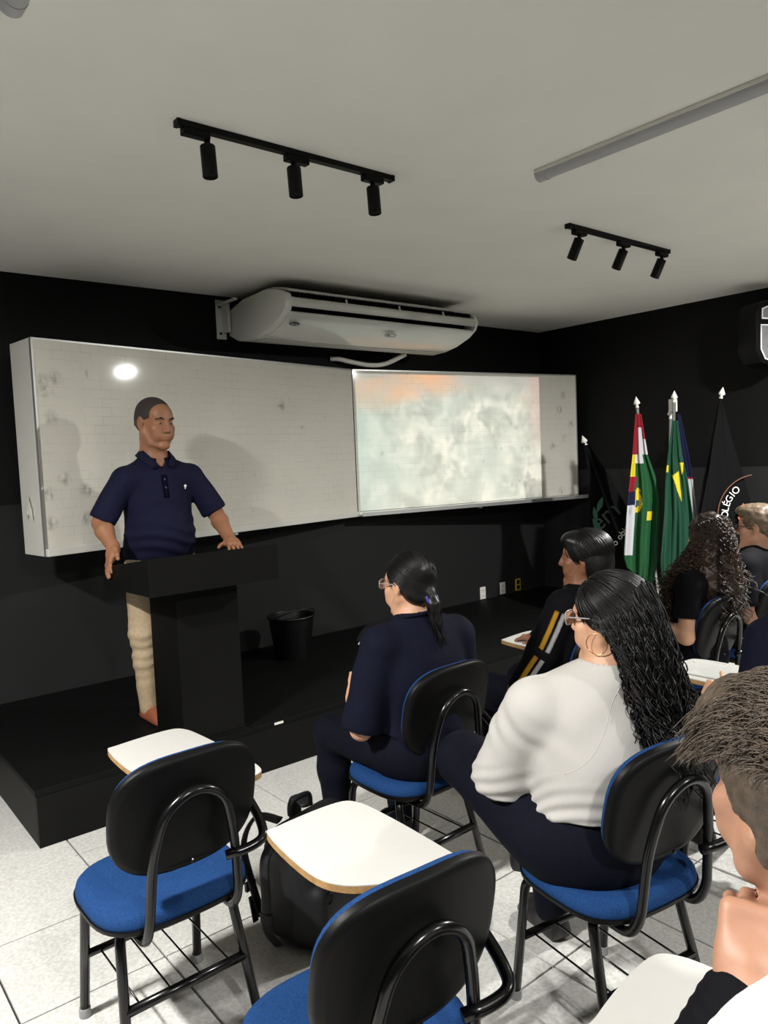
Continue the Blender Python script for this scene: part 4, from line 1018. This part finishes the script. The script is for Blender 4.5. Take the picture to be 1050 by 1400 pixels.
# girl in the striped jacket
arms = dict(L=dict(el=(-.215,-.045,.800), wr=(-.270,.040,.640), d=(.1,.8,-.5), n=(.8,0,-.5), s=.85), R=dict(el=(.24,0,.74), wr=(.10,.22,.76), d=(-.5,.8,0), n=(0,0,-1), s=.85))
o, hd, sh = seated((2.76,2.13,0), 2, 'girl with smooth black hair in a dark jacket with yellow and white sleeve stripes', SK_B, (.004,-.125,1.188), rot_head(22,0), .94, True, arms=arms, legs=seat_legs(.12,.34), g=.98, top=BLACKC, bottom=NAVYT, slv=(.9,.070,.060), long_sleeve=True, h=.008, **tor(shL=(-.150,-.115,.990), shR=(.160,-.10,.985), neck=(0,-.11,1.05)))
S = cap(hd, .013, extra=lambda S: (S.ell(hd(0,-.05,-.03), np.array([.088,.070,.085])*hd.s, hd.R, .03), S.ell(hd(.0,-.075,-.10), np.array([.070,.050,.10])*hd.s, hd.R, .04), S.ell(hd(0,.06,.085), np.array([.070,.050,.040])*hd.s, hd.R, .03)))
hr = S.mesh('hair', HAIR_B, o, .006, lambda v, n: .0015*wob(v, 60, 1.))
strands('combed_strands', combed(hd, (.0,-.11,-.09), 600, 6, .0150), .0016, HAIR_B, hr, 4, .1)
def stripe(pts, w, off, m, par, nm):
    b = bm_new(); rows = []
    for p, t in zip(pts, np.gradient(np.array(pts), axis=0)):
        t = nrm(t); out = nrm(np.array([-.72,-.66,.15])-t*np.dot([-.72,-.66,.15], t)); sd = np.cross(t, out); rows.append([np.array(p)+out*r_*math.cos(a)+sd*r_*math.sin(a) for r_, a in [(off, k) for k in w]])
    vs = [[b.verts.new(x) for x in r_] for r_ in rows]
    for i in range(len(vs)-1):
        for j in range(len(vs[0])-1): b.faces.new((vs[i][j], vs[i][j+1], vs[i+1][j+1], vs[i+1][j]))
    bmesh.ops.solidify(b, geom=b.faces[:], thickness=.004); return obj(nm, b, m, par, smooth=True)
YEL = mat('yellow_stripe', lin((212,160,36)), .7); WHS = mat('white_stripe', lin((205,205,205)), .7)
path = [np.array(p) for p in smooth_path([(-.165,-.112,.985),(-.19,-.08,.89),(-.215,-.045,.800),(-.245,.0,.715),(-.262,.03,.660)], 6)]
stripe(path, np.linspace(.12,.42,4), .072, YEL, sh, 'sleeve_stripe'); stripe(path, np.linspace(-.32,-.02,4), .072, WHS, sh, 'sleeve_stripe')
for k in range(3): 
    for j, m in ((0,YEL),(1,WHS)):
        c = np.array([-.272,.042,.640])+np.array([-.030,-.028,.0])*1.0; obj('cuff_check', box(c+np.array([.018*k-.012, -.018*k+.006, .010-.018*j]), (.016,.016,.014), (0,0,R(40))), m, sh)

# girl with the long curly hair
arms = dict(L=dict(el=(-.215,-.150,.715), wr=(-.170,.045,.752), d=(.1,.95,.1), n=(.6,0,-.8), curl=(20,25,15), s=.85), R=dict(el=(.22,-.05,.735), wr=(-.035,.060,.785), d=(-.65,.7,.1), n=(.1,-.1,-.95), curl=(15,20,12), s=.85))
o, hd, sh = seated((3.70,2.08,0), 0, 'girl with very long dark brown curly hair and a gold bracelet, seated before the flags', SK_L, (.045,-.125,1.185), rot_head(-22,2), .94, True, arms=arms, legs=seat_legs(.12,.34), g=.96, top=BLACKC, bottom=NAVYT, slv=(.55,.066,.064), h=.008, **tor(shL=(-.160,-.135,.96), shR=(.19,-.12,.965), neck=(.03,-.12,1.05)))
S = cap(hd, .016, extra=lambda S: (S.ell(hd(0,-.075,-.06), np.array([.098,.075,.12])*hd.s, hd.R, .05), S.ell(hd(0,-.09,-.17), np.array([.125,.070,.14])*hd.s, hd.R, .06), S.ell(hd(.0,-.085,-.29), np.array([.150,.060,.12])*hd.s, hd.R, .06)))
hr = S.mesh('hair', HAIR_C, o, .008, lambda v, n: .008*wob(v, 70, 1.)+.004*wob(v, 160, 2.))
lines = []; rg = np.random.RandomState(8)
for i in range(1400):
    u = rg.uniform(-1,1); t = np.linspace(0,1,44)[:,None]; ang = u*2.3
    p0 = hd(.09*math.sin(ang), -.018-.105*math.cos(ang), .125-.09*abs(u)**1.5-.05*rg.rand()); rd = hd(.120*math.sin(ang), -.055-.150*max(math.cos(ang),.1), -.03)
    sp_ = .185*u+.03*rg.randn(); fr = max(0, -u-.35)*.22; end = np.array([.035+sp_*1.15, -.215+.05*rg.randn()+.05*abs(u)+fr, .74+.22*rg.rand()**1.3]); mid = np.array([.040+1.0*sp_, -.205+.03*rg.randn()+.06*abs(u)+fr, 1.04])
    c = (1-t)**3*p0+3*(1-t)**2*t*rd+3*(1-t)*t**2*mid+t**3*end; rr = (.006+.011*t[:,0])*(.6+.8*rg.rand()); w = rg.rand()*6.28+(7+5*rg.rand())*2*PI*t[:,0]*(1 if rg.rand() < .5 else -1)
    lines.append(c+np.stack([rr*np.cos(w), rr*np.sin(w), .3*rr*np.sin(w+1)], 1))
strands('long_curls', lines, .0028, HAIR_C, hr, 4, .35)
bc = obj('bracelet', tubeb([(-.035+.001, .045+.030*math.cos(a)*.3+.0, .780+.031*math.sin(a)) if False else (-.022+.014*math.cos(a), .052-.024*math.cos(a)*-1*.5, .783+.031*math.sin(a)) for a in np.linspace(0,2*PI,24)[:-1]], .004, 6, closed=True, cap=False), GOLD, o, smooth=True); bc['label'] = 'gold bracelet'

# boy with glasses at the right edge
arms = dict(L=dict(el=(-.195,-.165,.690), wr=(-.04,.03,.80), d=(.3,.4,.85), n=(.9,-.1,-.3), curl=(40,45,30), s=.9), R=dict(el=(.23,-.06,.70), wr=(.06,.10,.83), d=(-.4,.3,.85), n=(-.8,-.2,.2), curl=(40,45,30), s=.9))
o, hd, sh = seated((4.42,2.12,0), 0, 'boy with glasses, short light brown hair and a dark uniform shirt at the right edge', SK_P, (.030,-.105,1.178), rot_head(10,6), .97, False, arms=arms, legs=seat_legs(.13,.34), g=1.0, top=BLACKC, bottom=NAVYT, slv=(.70,.068,.072), h=.008, **tor(shL=(-.165,-.125,.965)))
S = cap(hd, .012, extra=lambda S: S.ell(hd(0,.045,.105), np.array([.070,.070,.035])*hd.s, hd.R, .03)); S.mesh('hair', HAIR_L, o, .006, lambda v, n: .003*wob(v, 110, 2.))
glasses(hd, o, mat('dark_glasses_frame', (.02,.02,.02), .3))
for k, q in ((0,-1),(1,1)):
    ep = obj('epaulette', box((q*.125,-.095,1.030), (.10,.045,.008), (0,R(14)*q,0), bevel=.003), BLACKC, sh)
    for dx in (-.03,0,.03): obj('braid_bar', box((q*.125+dx*.9,-.095,1.0355-dx*q*.24), (.006,.040,.004), (0,R(14)*q,0)), WHS, ep)
ph = obj('phone', box((.005,.055,.885), (.075,.010,.15), (R(-15),R(10),0), bevel=.004), mat('phone_case', (.25,.25,.26), .25)); ph.location = (4.42,2.12,0); tag(ph, 'small grey phone held up by the boy at the right edge', 'phone')

# person in navy uniform beyond the right edge, only the arm in view
arms = dict(L=dict(el=(-.222,-.100,.700), wr=(-.185,.035,.755), d=(.25,.85,.15), n=(.85,-.1,-.4), curl=(60,70,45), s=.9), R=dict(el=(.30,-.06,.70), wr=(.20,.14,.64), d=(-.3,.9,0), n=(0,0,-1), s=.9))
legs = seat_legs(.13,.34); legs[0].update(kn=(-.17,.33,.54), an=(-.165,.26,.095), toe=(-.19,.39,.04))
o, hd, sh = seated((2.795,1.275,0), 0, 'person in a navy uniform shirt with a gold sleeve patch, at the right edge', SK_L, (.10,-.155,1.20), rot_head(0,4), .97, False, arms=arms, legs=legs, g=1.04, top=NAVY, bottom=NAVYT, slv=(.80,.076,.080), h=.008, **tor(shL=(-.150,-.110,.975), shR=(.20,-.12,.985), neck=(.06,-.13,1.05), chest=(.03,-.12,.86)))
S = cap(hd, .010); S.mesh('hair', HAIR_B, o, .008)
pt = obj('sleeve_patch', prism(bm_new(), [(-.026,.03),(.026,.03),(.028,-.005),(0,-.035),(-.028,-.005)], 0, .004), mat('patch_blue', lin((40,50,100)), .6), sh); pt.matrix_local = Matrix.Translation((-.282,-.095,.815)) @ frame((.45,-.9,0),(.15,0,1)).to_4x4(); pt['label'] = 'embroidered sleeve patch with gold crest'
obj('patch_crest', prism(bm_new(), [(-.014,.02),(.014,.02),(.016,0),(0,-.022),(-.016,0)], .004, .006), mat('gold_thread', lin((190,150,50)), .5), pt)
# ---- boy in the near right corner, cheek on his hand
def build_near():
    loc = (.99,.40,0); hd = Head((-.026,-.008,1.222), rot_head(-24,6,0), 1.0); S = SDF()
    neck = (-.02,-.055,1.07); shL = (-.19,-.06,.975); shR = (.17,-.10,.985); pel = (0,-.10,.585); chest = (0,-.09,.86)
    wrL = (-.138,-.004,1.012); elL = (-.250,.060,.775)
    head(S, hd, False, neck, False); torso(S, pel, chest, shL, shR, neck, .96)
    arm(S, shL, elL, wrL, (.050,.042,.040,.029)); arm(S, shR, (.26,-.08,.70), (.16,.12,.62))
    hand(S, wrL, (.50,.16,.85), (.80,.40,-.45), -1, (62,80,50), (.75,.45,.45), 1.06, .05)
    hand(S, (.16,.12,.62), (-.3,.9,0), (0,0,-1), 1, s=.95)
    for L_ in seat_legs(.13,.34): leg(S, L_['hip'], L_['kn'], L_['an'], L_['toe'], (.070,.05,.05,.034))
    o = S.mesh('person', SK_P, None, .0048); o.location = loc; tag(o, 'boy with brown hair resting his cheek on his hand in the near right corner', 'person')
    S = SDF(); torso(S, pel, chest, shL, shR, neck, 1.0, .014); S.chain([shL, elL], [.075,.066], .03); S.chain([shR, (.26,-.08,.70), (.17,.10,.625)], [.072,.062,.046], .03)
    e = np.array(elL); w_ = np.array(wrL); S.cone(e, e*.22+w_*.78, .064, .050, .02)
    S.cone(np.array(neck)+[0,.01,.03], np.array(neck)+[0,.03,.12], .066, .09, .01, 's')
    t = S.mesh('jacket', mat('white_jacket_cloth', lin((200,200,198)), .85, bump=.3, bscale=220), o, .006, fold(.005, 26, 2.))
    d = nrm(w_-e); S = SDF(); S.cone(e*.30+w_*.70, e*.10+w_*.90, .058, .053, .01); S.cone(e*.62+w_*.38, e*.45+w_*.55, .0, .0) if False else None
    S.mesh('cuff', BLACKC, t, .005, lambda v, n: .0008*np.sin((v@d)*330))
    S = SDF(); S.ell(pel, (.18,.14,.12), None, .05)
    for L_ in seat_legs(.13,.34): leg(S, L_['hip'], L_['kn'], L_['an'], L_['toe'], (.092,.070,.066,.052), False)
    S.mesh('trousers', NAVYT, o, .008)
    for L_ in seat_legs(.13,.34): shoe('shoe', L_['an'], L_['toe'], SHOE, o, .008)
    # hair: full top swept forward, tapering sides
    S = cap(hd, .013, extra=lambda S: (S.ell(hd(0,.030,.105), np.array([.080,.082,.040])*hd.s, hd.R, .03), S.ell(hd(0,.072,.092), np.array([.074,.040,.030])*hd.s, hd.R, .02), S.ell(hd(.070,-.02,.0), np.array([.018,.045,.075])*hd.s, hd.R, .02), S.ell(hd(-.070,-.02,.0), np.array([.018,.045,.075])*hd.s, hd.R, .02)))
    hr = S.mesh('hair', HAIR_D, o, .005, lambda v, n: .003*wob(v, 90, 1.)+.0015*wob(v, 240, 4.))
    rg = np.random.RandomState(2); ln = []
    for i in range(4200):
        a = rg.uniform(-1.5,1.5); f = rg.rand(); y = -.135+.225*f; x = .092*math.sin(a)*math.sqrt(max(0.05, 1-((y+.015)/.16)**2)); z = .044+.108*math.cos(a)*math.sqrt(max(.05, 1-((y+.015)/.150)**2))
        p = np.array([x,y,z]); dv = nrm([.25*x/.08+.25*rg.randn(), 1.0, -.9*max(0,y+.02)/.1+.02*rg.randn()]); L_ = .030+.022*rg.rand(); p = p*(.97+.06*rg.rand())
        k = [p, p+dv*L_*.4+np.array([0,0,.006]), p+dv*L_*.75+np.array([0,0,.004]), p+dv*L_+np.array([0.006*rg.randn(),0,-.005])]
        ln.append(np.array([hd(*q) for q in smooth_path(k, 3)]))
    strands('hair_tufts', ln, .0009, HAIR_D, hr, 4, .6)
build_near()
# ------------------------------------------------------------------ backpack on the floor
M_bag = mat('black_nylon', (.006,.006,.007), .55, spec=.35, bump=.35, bscale=300)
bp = empty('backpack', (1.40,2.20,0), R(12), 'black backpack with hanging straps standing on the floor by the foreground tablet', 'backpack')
S = SDF(); S.box((0,0,.20), (.165,.115,.195), None, .07, .03); S.box((0,-.105,.13), (.13,.05,.11), None, .04, .03); S.cone((-.10,.0,.37), (.10,.0,.37), .06, .06, .05)
S.mesh('bag_body', M_bag, bp, .007, fold(.008, 24, 1.7))
for q in (-1,1):
    pts = smooth_path([(q*.07,.085,.40),(q*.10,.175,.40),(q*.13,.215,.30),(q*.12,.195,.16),(q*.13,.135,.06)], 6)
    st = obj('strap', tubeb(pts, .026, 8, flat=.28), M_bag, bp, smooth=True)
    obj('buckle', box((q*.125,.198,.15), (.045,.016,.035), bevel=.004), M_gloss, st)
    obj('strap_end', box((q*.135,.175,.075), (.022,.006,.09), (R(-12),0,0)), M_bag, st)
obj('strap', tubeb(smooth_path([(-.155,.03,.37),(-.205,.02,.33),(-.225,.0,.22),(-.235,-.01,.12),(-.20,-.02,.05)], 6), .020, 8, flat=.35), M_bag, bp, smooth=True)
obj('buckle', box((-.232,-.005,.155), (.02,.045,.04), bevel=.004), M_gloss, bp)
obj('grab_handle', tubeb(smooth_path([(-.05,.05,.42),(-.04,.05,.465),(.04,.05,.465),(.05,.05,.42)], 6), .010, 8), M_bag, bp, smooth=True)
obj('zip', tubeb([(-.13,-.11,.27),(0,-.122,.285),(.13,-.11,.27)], .004, 6), M_gloss, bp)
obj('strap_ring', tubeb([(-.09+.018*math.cos(a), -.158, .205+.020*math.sin(a)) for a in np.linspace(0,2*PI,16)[:-1]], .003, 6, closed=True, cap=False), M_gloss, bp)

# ------------------------------------------------------------------ paper on the uniform person's tablet
pc = CH['uniform'].matrix_basis if False else Matrix.Translation(CH['uniform'].location)
b = bm_new(); nx, ny = 10, 12
vs = [[b.verts.new((-.105+.21*i/nx, -.14+.28*j/ny, .0012+.0018*abs(math.sin(i*.9+j*.5))*(.3+j/ny))) for j in range(ny+1)] for i in range(nx+1)]
for i in range(nx):
    for j in range(ny): b.faces.new((vs[i][j], vs[i+1][j], vs[i+1][j+1], vs[i][j+1]))
bmesh.ops.solidify(b, geom=b.faces[:], thickness=-.0006)
pa = obj('sheet_of_paper', b, mat('white_paper', lin((225,225,220)), .8), smooth=True); pa.location = CH['uniform'].location+Vector((.130,.20,.7445)); pa.rotation_euler = (R(1.5),0,R(8)); tag(pa, 'loose sheet of white paper on the tablet at the right', 'paper')

# ------------------------------------------------------------------ flags
FB = Vector((5.52,3.22,0))
fs = empty('flag_stand', FB, 0, 'low silver flag stand holding the leaning flagpoles by the right wall', 'flag stand')
obj('base', lathe(bm_new(), [(.20,.001),(.205,.02),(.19,.035),(.06,.05),(.05,.07)], 32), M_chrome, fs, auto=R(40))
obj('socket_block', lathe(bm_new(), [(.05,.06),(.055,.16),(.04,.17)], 20), M_chrome, fs, auto=R(40))
CAMR = Vector((.775,-.632,0)); TOC = Vector((-.86,-.50,0)).normalized()
def cloth(name, rows, fcol, mats, parent, nf=3, depth=.035, seed=0.0, nu=64, nv=90, tipf=None):
    """rows: list of (point on left edge, point on right edge) from top to bottom, world; folds run down the cloth"""
    Lp = [Vector(r_[0]) for r_ in rows]; Rp = [Vector(r_[1]) for r_ in rows]; n = len(rows)-1; V = []; 
    for j in range(nv+1):
        t = j/nv*n; k = min(int(t), n-1); f = t-k; f2 = f
        a = Lp[k].lerp(Lp[k+1], f2); b_ = Rp[k].lerp(Rp[k+1], f2)
        for i in range(nu+1):
            u = i/nu; p = a.lerp(b_, u); amp = depth*min(1, .25+1.1*j/nv)
            p = p+TOC*(amp*math.sin(2*PI*nf*u+seed+1.2*math.sin(3*j/nv+seed))+.4*amp*math.sin(2*PI*nf*2.3*u+2*seed)); V.append(p[:])
    Q = np.array([[j*(nu+1)+i, j*(nu+1)+i+1, (j+1)*(nu+1)+i+1, (j+1)*(nu+1)+i] for j in range(nv) for i in range(nu)])
    o = np_obj(name, np.array(V), Q, mats, parent)
    o.data.polygons.foreach_set('material_index', np.array([fcol((i+.5)/nu, (j+.5)/nv) for j in range(nv) for i in range(nu)], dtype=np.int32))
    md = o.modifiers.new('thickness', 'SOLIDIFY'); md.thickness = .003; return o
def flagpole(top, base_off, label, cat='flag', pole=None):
    top = Vector(top); base = FB+Vector(base_off); d = (top-base).normalized()
    t = empty('flag', base, 0, label, cat); 
    obj('pole', tubeb([Vector((0,0,0)), top-base-d*.06], .0125, 12), pole or M_chrome, t, smooth=True)
    b = lathe(bm_new(), [(.012,-.075),(.016,-.068),(.010,-.058),(.010,-.050),(.026,-.040),(.024,-.030),(.004,.012),(.0005,.018)], 14)
    f = obj('spear_tip', b, M_white_pl, t, smooth=True); f.matrix_local = Matrix.Translation(top-base) @ d.to_track_quat('Z','Y').to_matrix().to_4x4()
    return t, base, d
def cl(name, c): return mat(name, lin(c), .7, spec=.2, bump=.2, bscale=120)
F_G, F_G2, F_Y, F_R, F_W, F_N, F_K = cl('flag_green',(23,68,36)), cl('flag_deep_green',(18,57,39)), cl('flag_yellow',(186,168,34)), cl('flag_red',(118,18,30)), cl('flag_white',(168,168,172)), cl('flag_navy',(12,15,46)), mat('flag_black', (.0030,.0030,.0032), .8, spec=.08)
ST = [((5.319, 3.345, 1.932), (5.406, 3.351, 1.933)), ((5.3, 3.348, 1.801), (5.412, 3.334, 1.799)), ((5.274, 3.351, 1.607), (5.422, 3.308, 1.601)), ((5.243, 3.359, 1.413), (5.462, 3.257, 1.401)), ((5.219, 3.365, 1.259), (5.477, 3.231, 1.244)), ((5.205, 3.367, 1.15), (5.464, 3.232, 1.134)), ((5.181, 3.369, 0.956), (5.436, 3.237, 0.938)), ((5.163, 3.371, 0.813), (5.417, 3.236, 0.759)), ((5.173, 3.355, 0.738), (5.369, 3.256, 0.54))]
BZ = [((5.481, 3.129, 1.866), (5.569, 3.134, 1.867)), ((5.432, 3.144, 1.596), (5.575, 3.104, 1.59)), ((5.404, 3.15, 1.404), (5.596, 3.07, 1.394)), ((5.376, 3.149, 1.143), (5.605, 3.039, 1.129)), ((5.328, 3.157, 0.798), (5.591, 3.018, 0.778)), ((5.318, 3.138, 0.497), (5.523, 3.046, 0.477))]
NV = [((5.647, 3.179, 1.922), (5.74, 3.207, 1.924)), ((5.645, 3.157, 1.66), (5.766, 3.162, 1.657)), ((5.652, 3.128, 1.403), (5.778, 3.129, 1.397)), ((5.642, 3.114, 1.153), (5.786, 3.099, 1.142)), ((5.632, 3.1, 0.908), (5.78, 3.081, 0.894)), ((5.61, 3.092, 0.618), (5.753, 3.077, 0.6))]
KL = [((5.343, 3.862, 1.725), (5.456, 3.899, 1.724)), ((5.365, 3.82, 1.452), (5.572, 3.781, 1.455)), ((5.346, 3.813, 1.206), (5.668, 3.678, 1.186)), ((5.313, 3.812, 0.899), (5.716, 3.61, 0.87)), ((5.304, 3.786, 0.53), (5.678, 3.608, 0.496)), ((5.3, 3.762, 0.31), (5.615, 3.631, 0.285))]
KR = [((5.768, 2.894, 2.003), (5.786, 2.88, 2.003)), ((5.706, 2.918, 1.711), (5.816, 2.828, 1.705)), ((5.654, 2.936, 1.43), (5.864, 2.763, 1.418)), ((5.623, 2.935, 1.147), (5.904, 2.705, 1.132)), ((5.58, 2.919, 0.581), (5.869, 2.682, 0.566)), ((5.571, 2.896, 0.241), (5.834, 2.68, 0.226))]
def c_state(u, v):            # 0 green 1 yellow 2 red 3 white 4 navy
    if v < .25: return 2 if u < .34 else (3 if (v > .10 and u < .74) or (v > .17 and u > .8) else 2)
    if v < .36: return 1 if u < .18 else (3 if v < .29 and u < .62 else 0)
    if v < .44: return 2 if u < .16+.10*(.44-v)/.08 else (0 if (u-.30)**2/.02+(v-.50)**2/.006 > 1 else 1)
    r2 = (u-.26)**2/.035+(v-.53)**2/.0075
    if v < .55 and u < .22: return 4
    if r2 < 1 and u >= .22 and r2 > .15: return 1
    if u < .24 and v < .86: return 3
    if .60 < v < .66 and .60 < u < .75: return 1
    return 0
def c_bra(u, v):
    def tri(p, a, b, c):
        s = lambda p1, p2, p3: (p1[0]-p3[0])*(p2[1]-p3[1])-(p2[0]-p3[0])*(p1[1]-p3[1])
        d = (s(p,a,b), s(p,b,c), s(p,c,a)); return all(x >= 0 for x in d) or all(x <= 0 for x in d)
    p = (u, v)
    if tri(p, (.30,.36), (.62,.325), (.64,.53)): return 1
    if tri(p, (.72,.255), (.98,.255), (.78,.36)): return 1
    if u < .09 and .28 < v < .335: return 1
    return 0
def c_navy(u, v): return 4 if v < .385 else (2 if v < .405 else 3)
t, b0, d0 = flagpole((5.404,3.39,2.057), (-.03,.02,.10), 'green flag with red, white and blue hoist on a silver pole leaning left')
fc = cloth('cloth', ST, c_state, [F_G,F_Y,F_R,F_W,F_N], t, 2, .030, .4); fc.location = -b0
def flat_text(s, size, p, right, up, m, parent, off=.0, name='lettering', ex=.0008):
    me = text_mesh(s, size, ex); me.materials.append(m); o = mobj(name, me, parent); M = frame(right, up).to_4x4(); M.translation = Vector(p)-(parent.matrix_world.translation if False else PAR[parent.name]); o.matrix_local = M; return o
PAR = {}
PAR[t.name] = b0
RG, UP, FW = Vector((.7724,-.6337,-.0418)), Vector((.0765,.0275,.9967)), Vector((.6305,.7731,-.0698))
M_txtd = mat('dark_lettering', (.02,.02,.02), .6)
a = R(50); flat_text('1637', .045, Vector((5.202,3.26,1.239)), RG*math.cos(a)+UP*math.sin(a), -RG*math.sin(a)+UP*math.cos(a), M_txtd, t)
t, b0, d0 = flagpole((5.576,3.162,2.086), (.0,-.02,.10), 'green flag with a yellow diamond hanging in folds on the middle pole')
fc = cloth('cloth', BZ, c_bra, [F_G2,F_Y], t, 2, .028, 1.9); fc.location = -b0
t, b0, d0 = flagpole((5.656,3.24,1.961), (.03,.02,.10), 'navy and white flag hanging behind the green flag with the diamond')
fc = cloth('cloth', NV, c_navy, [F_G,F_Y,F_R,F_W,F_N], t, 2, .018, .9); fc.location = -b0
obj('tip_clamp', box(Vector((5.62,3.2,1.99))-b0, (.05,.05,.10), bevel=.004), M_white_pl, t)
t, b0, d0 = flagpole((5.389,3.894,1.775), (-.03,.06,.10), 'black flag with a green leaf mark and white lettering, leftmost by the whiteboard', pole=M_black)
fc = cloth('cloth', KL, lambda u, v: 0, [F_K], t, 1, .012, .2); fc.location = -b0; PAR[t.name] = b0
a = R(40); r1, u1 = RG*math.cos(a)+UP*math.sin(a), -RG*math.sin(a)+UP*math.cos(a)
M_em = mat('grey_green_print', lin((44,62,56)), .6); M_leaf = mat('green_print', lin((24,72,54)), .6); M_wt = mat('white_print', lin((215,215,210)), .6)
flat_text('em', .21, (5.405,3.70,1.105), r1, u1, M_em, t)
a = R(52); r1, u1 = RG*math.cos(a)+UP*math.sin(a), -RG*math.sin(a)+UP*math.cos(a)
flat_text('nosso objetivo', .075, Vector((5.459,3.632,.938))-FW*.09, r1, u1, M_wt, t)
for (dx, dy, rz, sc) in ((-.045,.10,70,1.0),(-.085,.02,100,.9),(-.07,-.08,120,1.1)):
    b = bm_new(); pts = [(-.07+.14*k/10, .022*math.sin(PI*k/10)) for k in range(11)]+[(.07-.14*k/10, -.022*math.sin(PI*k/10)) for k in range(1,10)]
    o = obj('leaf_mark', prism(b, [(x*sc,y*sc) for x, y in pts], 0, .001), M_leaf, t); M = frame(RG, UP).to_4x4() @ Matrix.Rotation(R(rz), 4, 'Z'); M.translation = Vector((5.405,3.70,1.105))-b0+RG*dx+UP*dy; o.matrix_local = M
t, b0, d0 = flagpole((5.843,2.907,2.096), (.05,-.03,.10), 'black flag with a round emblem lettered in white, rightmost behind the curly hair', pole=M_black)
fc = cloth('cloth', KR, lambda u, v: 0, [F_K], t, 1, .010, 2.2); fc.location = -b0; PAR[t.name] = b0
ec = Vector((5.90,2.66,1.107))
em_ = empty('emblem'); em_.parent = t; em_.matrix_local = Matrix.Translation(ec-b0) @ frame(RG, UP).to_4x4()
obj('emblem_ring', tubeb([(.318*math.cos(a), .318*math.sin(a), 0) for a in np.linspace(R(100),R(250),40)], .004, 5), mat('brown_print', lin((104,72,56)), .6), em_)
for k, ch in enumerate('COLÉGIO'):
    ang = R(188-k*9.2); me = text_mesh(ch, .075, .0008); me.materials.append(M_wt); o = mobj('letter', me, em_); o.location = (.262*math.cos(ang), .262*math.sin(ang), .001); o.rotation_euler = (0,0,ang-PI/2)
b = bm_new()
for pts in ([(-.17,.02),(-.12,.10),(-.115,.03),(-.06,.06),(-.09,-.02),(-.13,-.04)], [(-.165,-.01),(-.10,-.03),(-.05,-.10),(-.12,-.12)]): prism(b, pts, 0, .001)
obj('orange_mark', b, mat('orange_print', lin((176,92,48)), .6), em_)
obj('emblem_disc', prism(bm_new(), [(.10*math.cos(a)+.03, .10*math.sin(a)) for a in np.linspace(0,2*PI,33)[:-1]], 0, .0008), mat('grey_print', lin((70,66,62)), .6), em_)
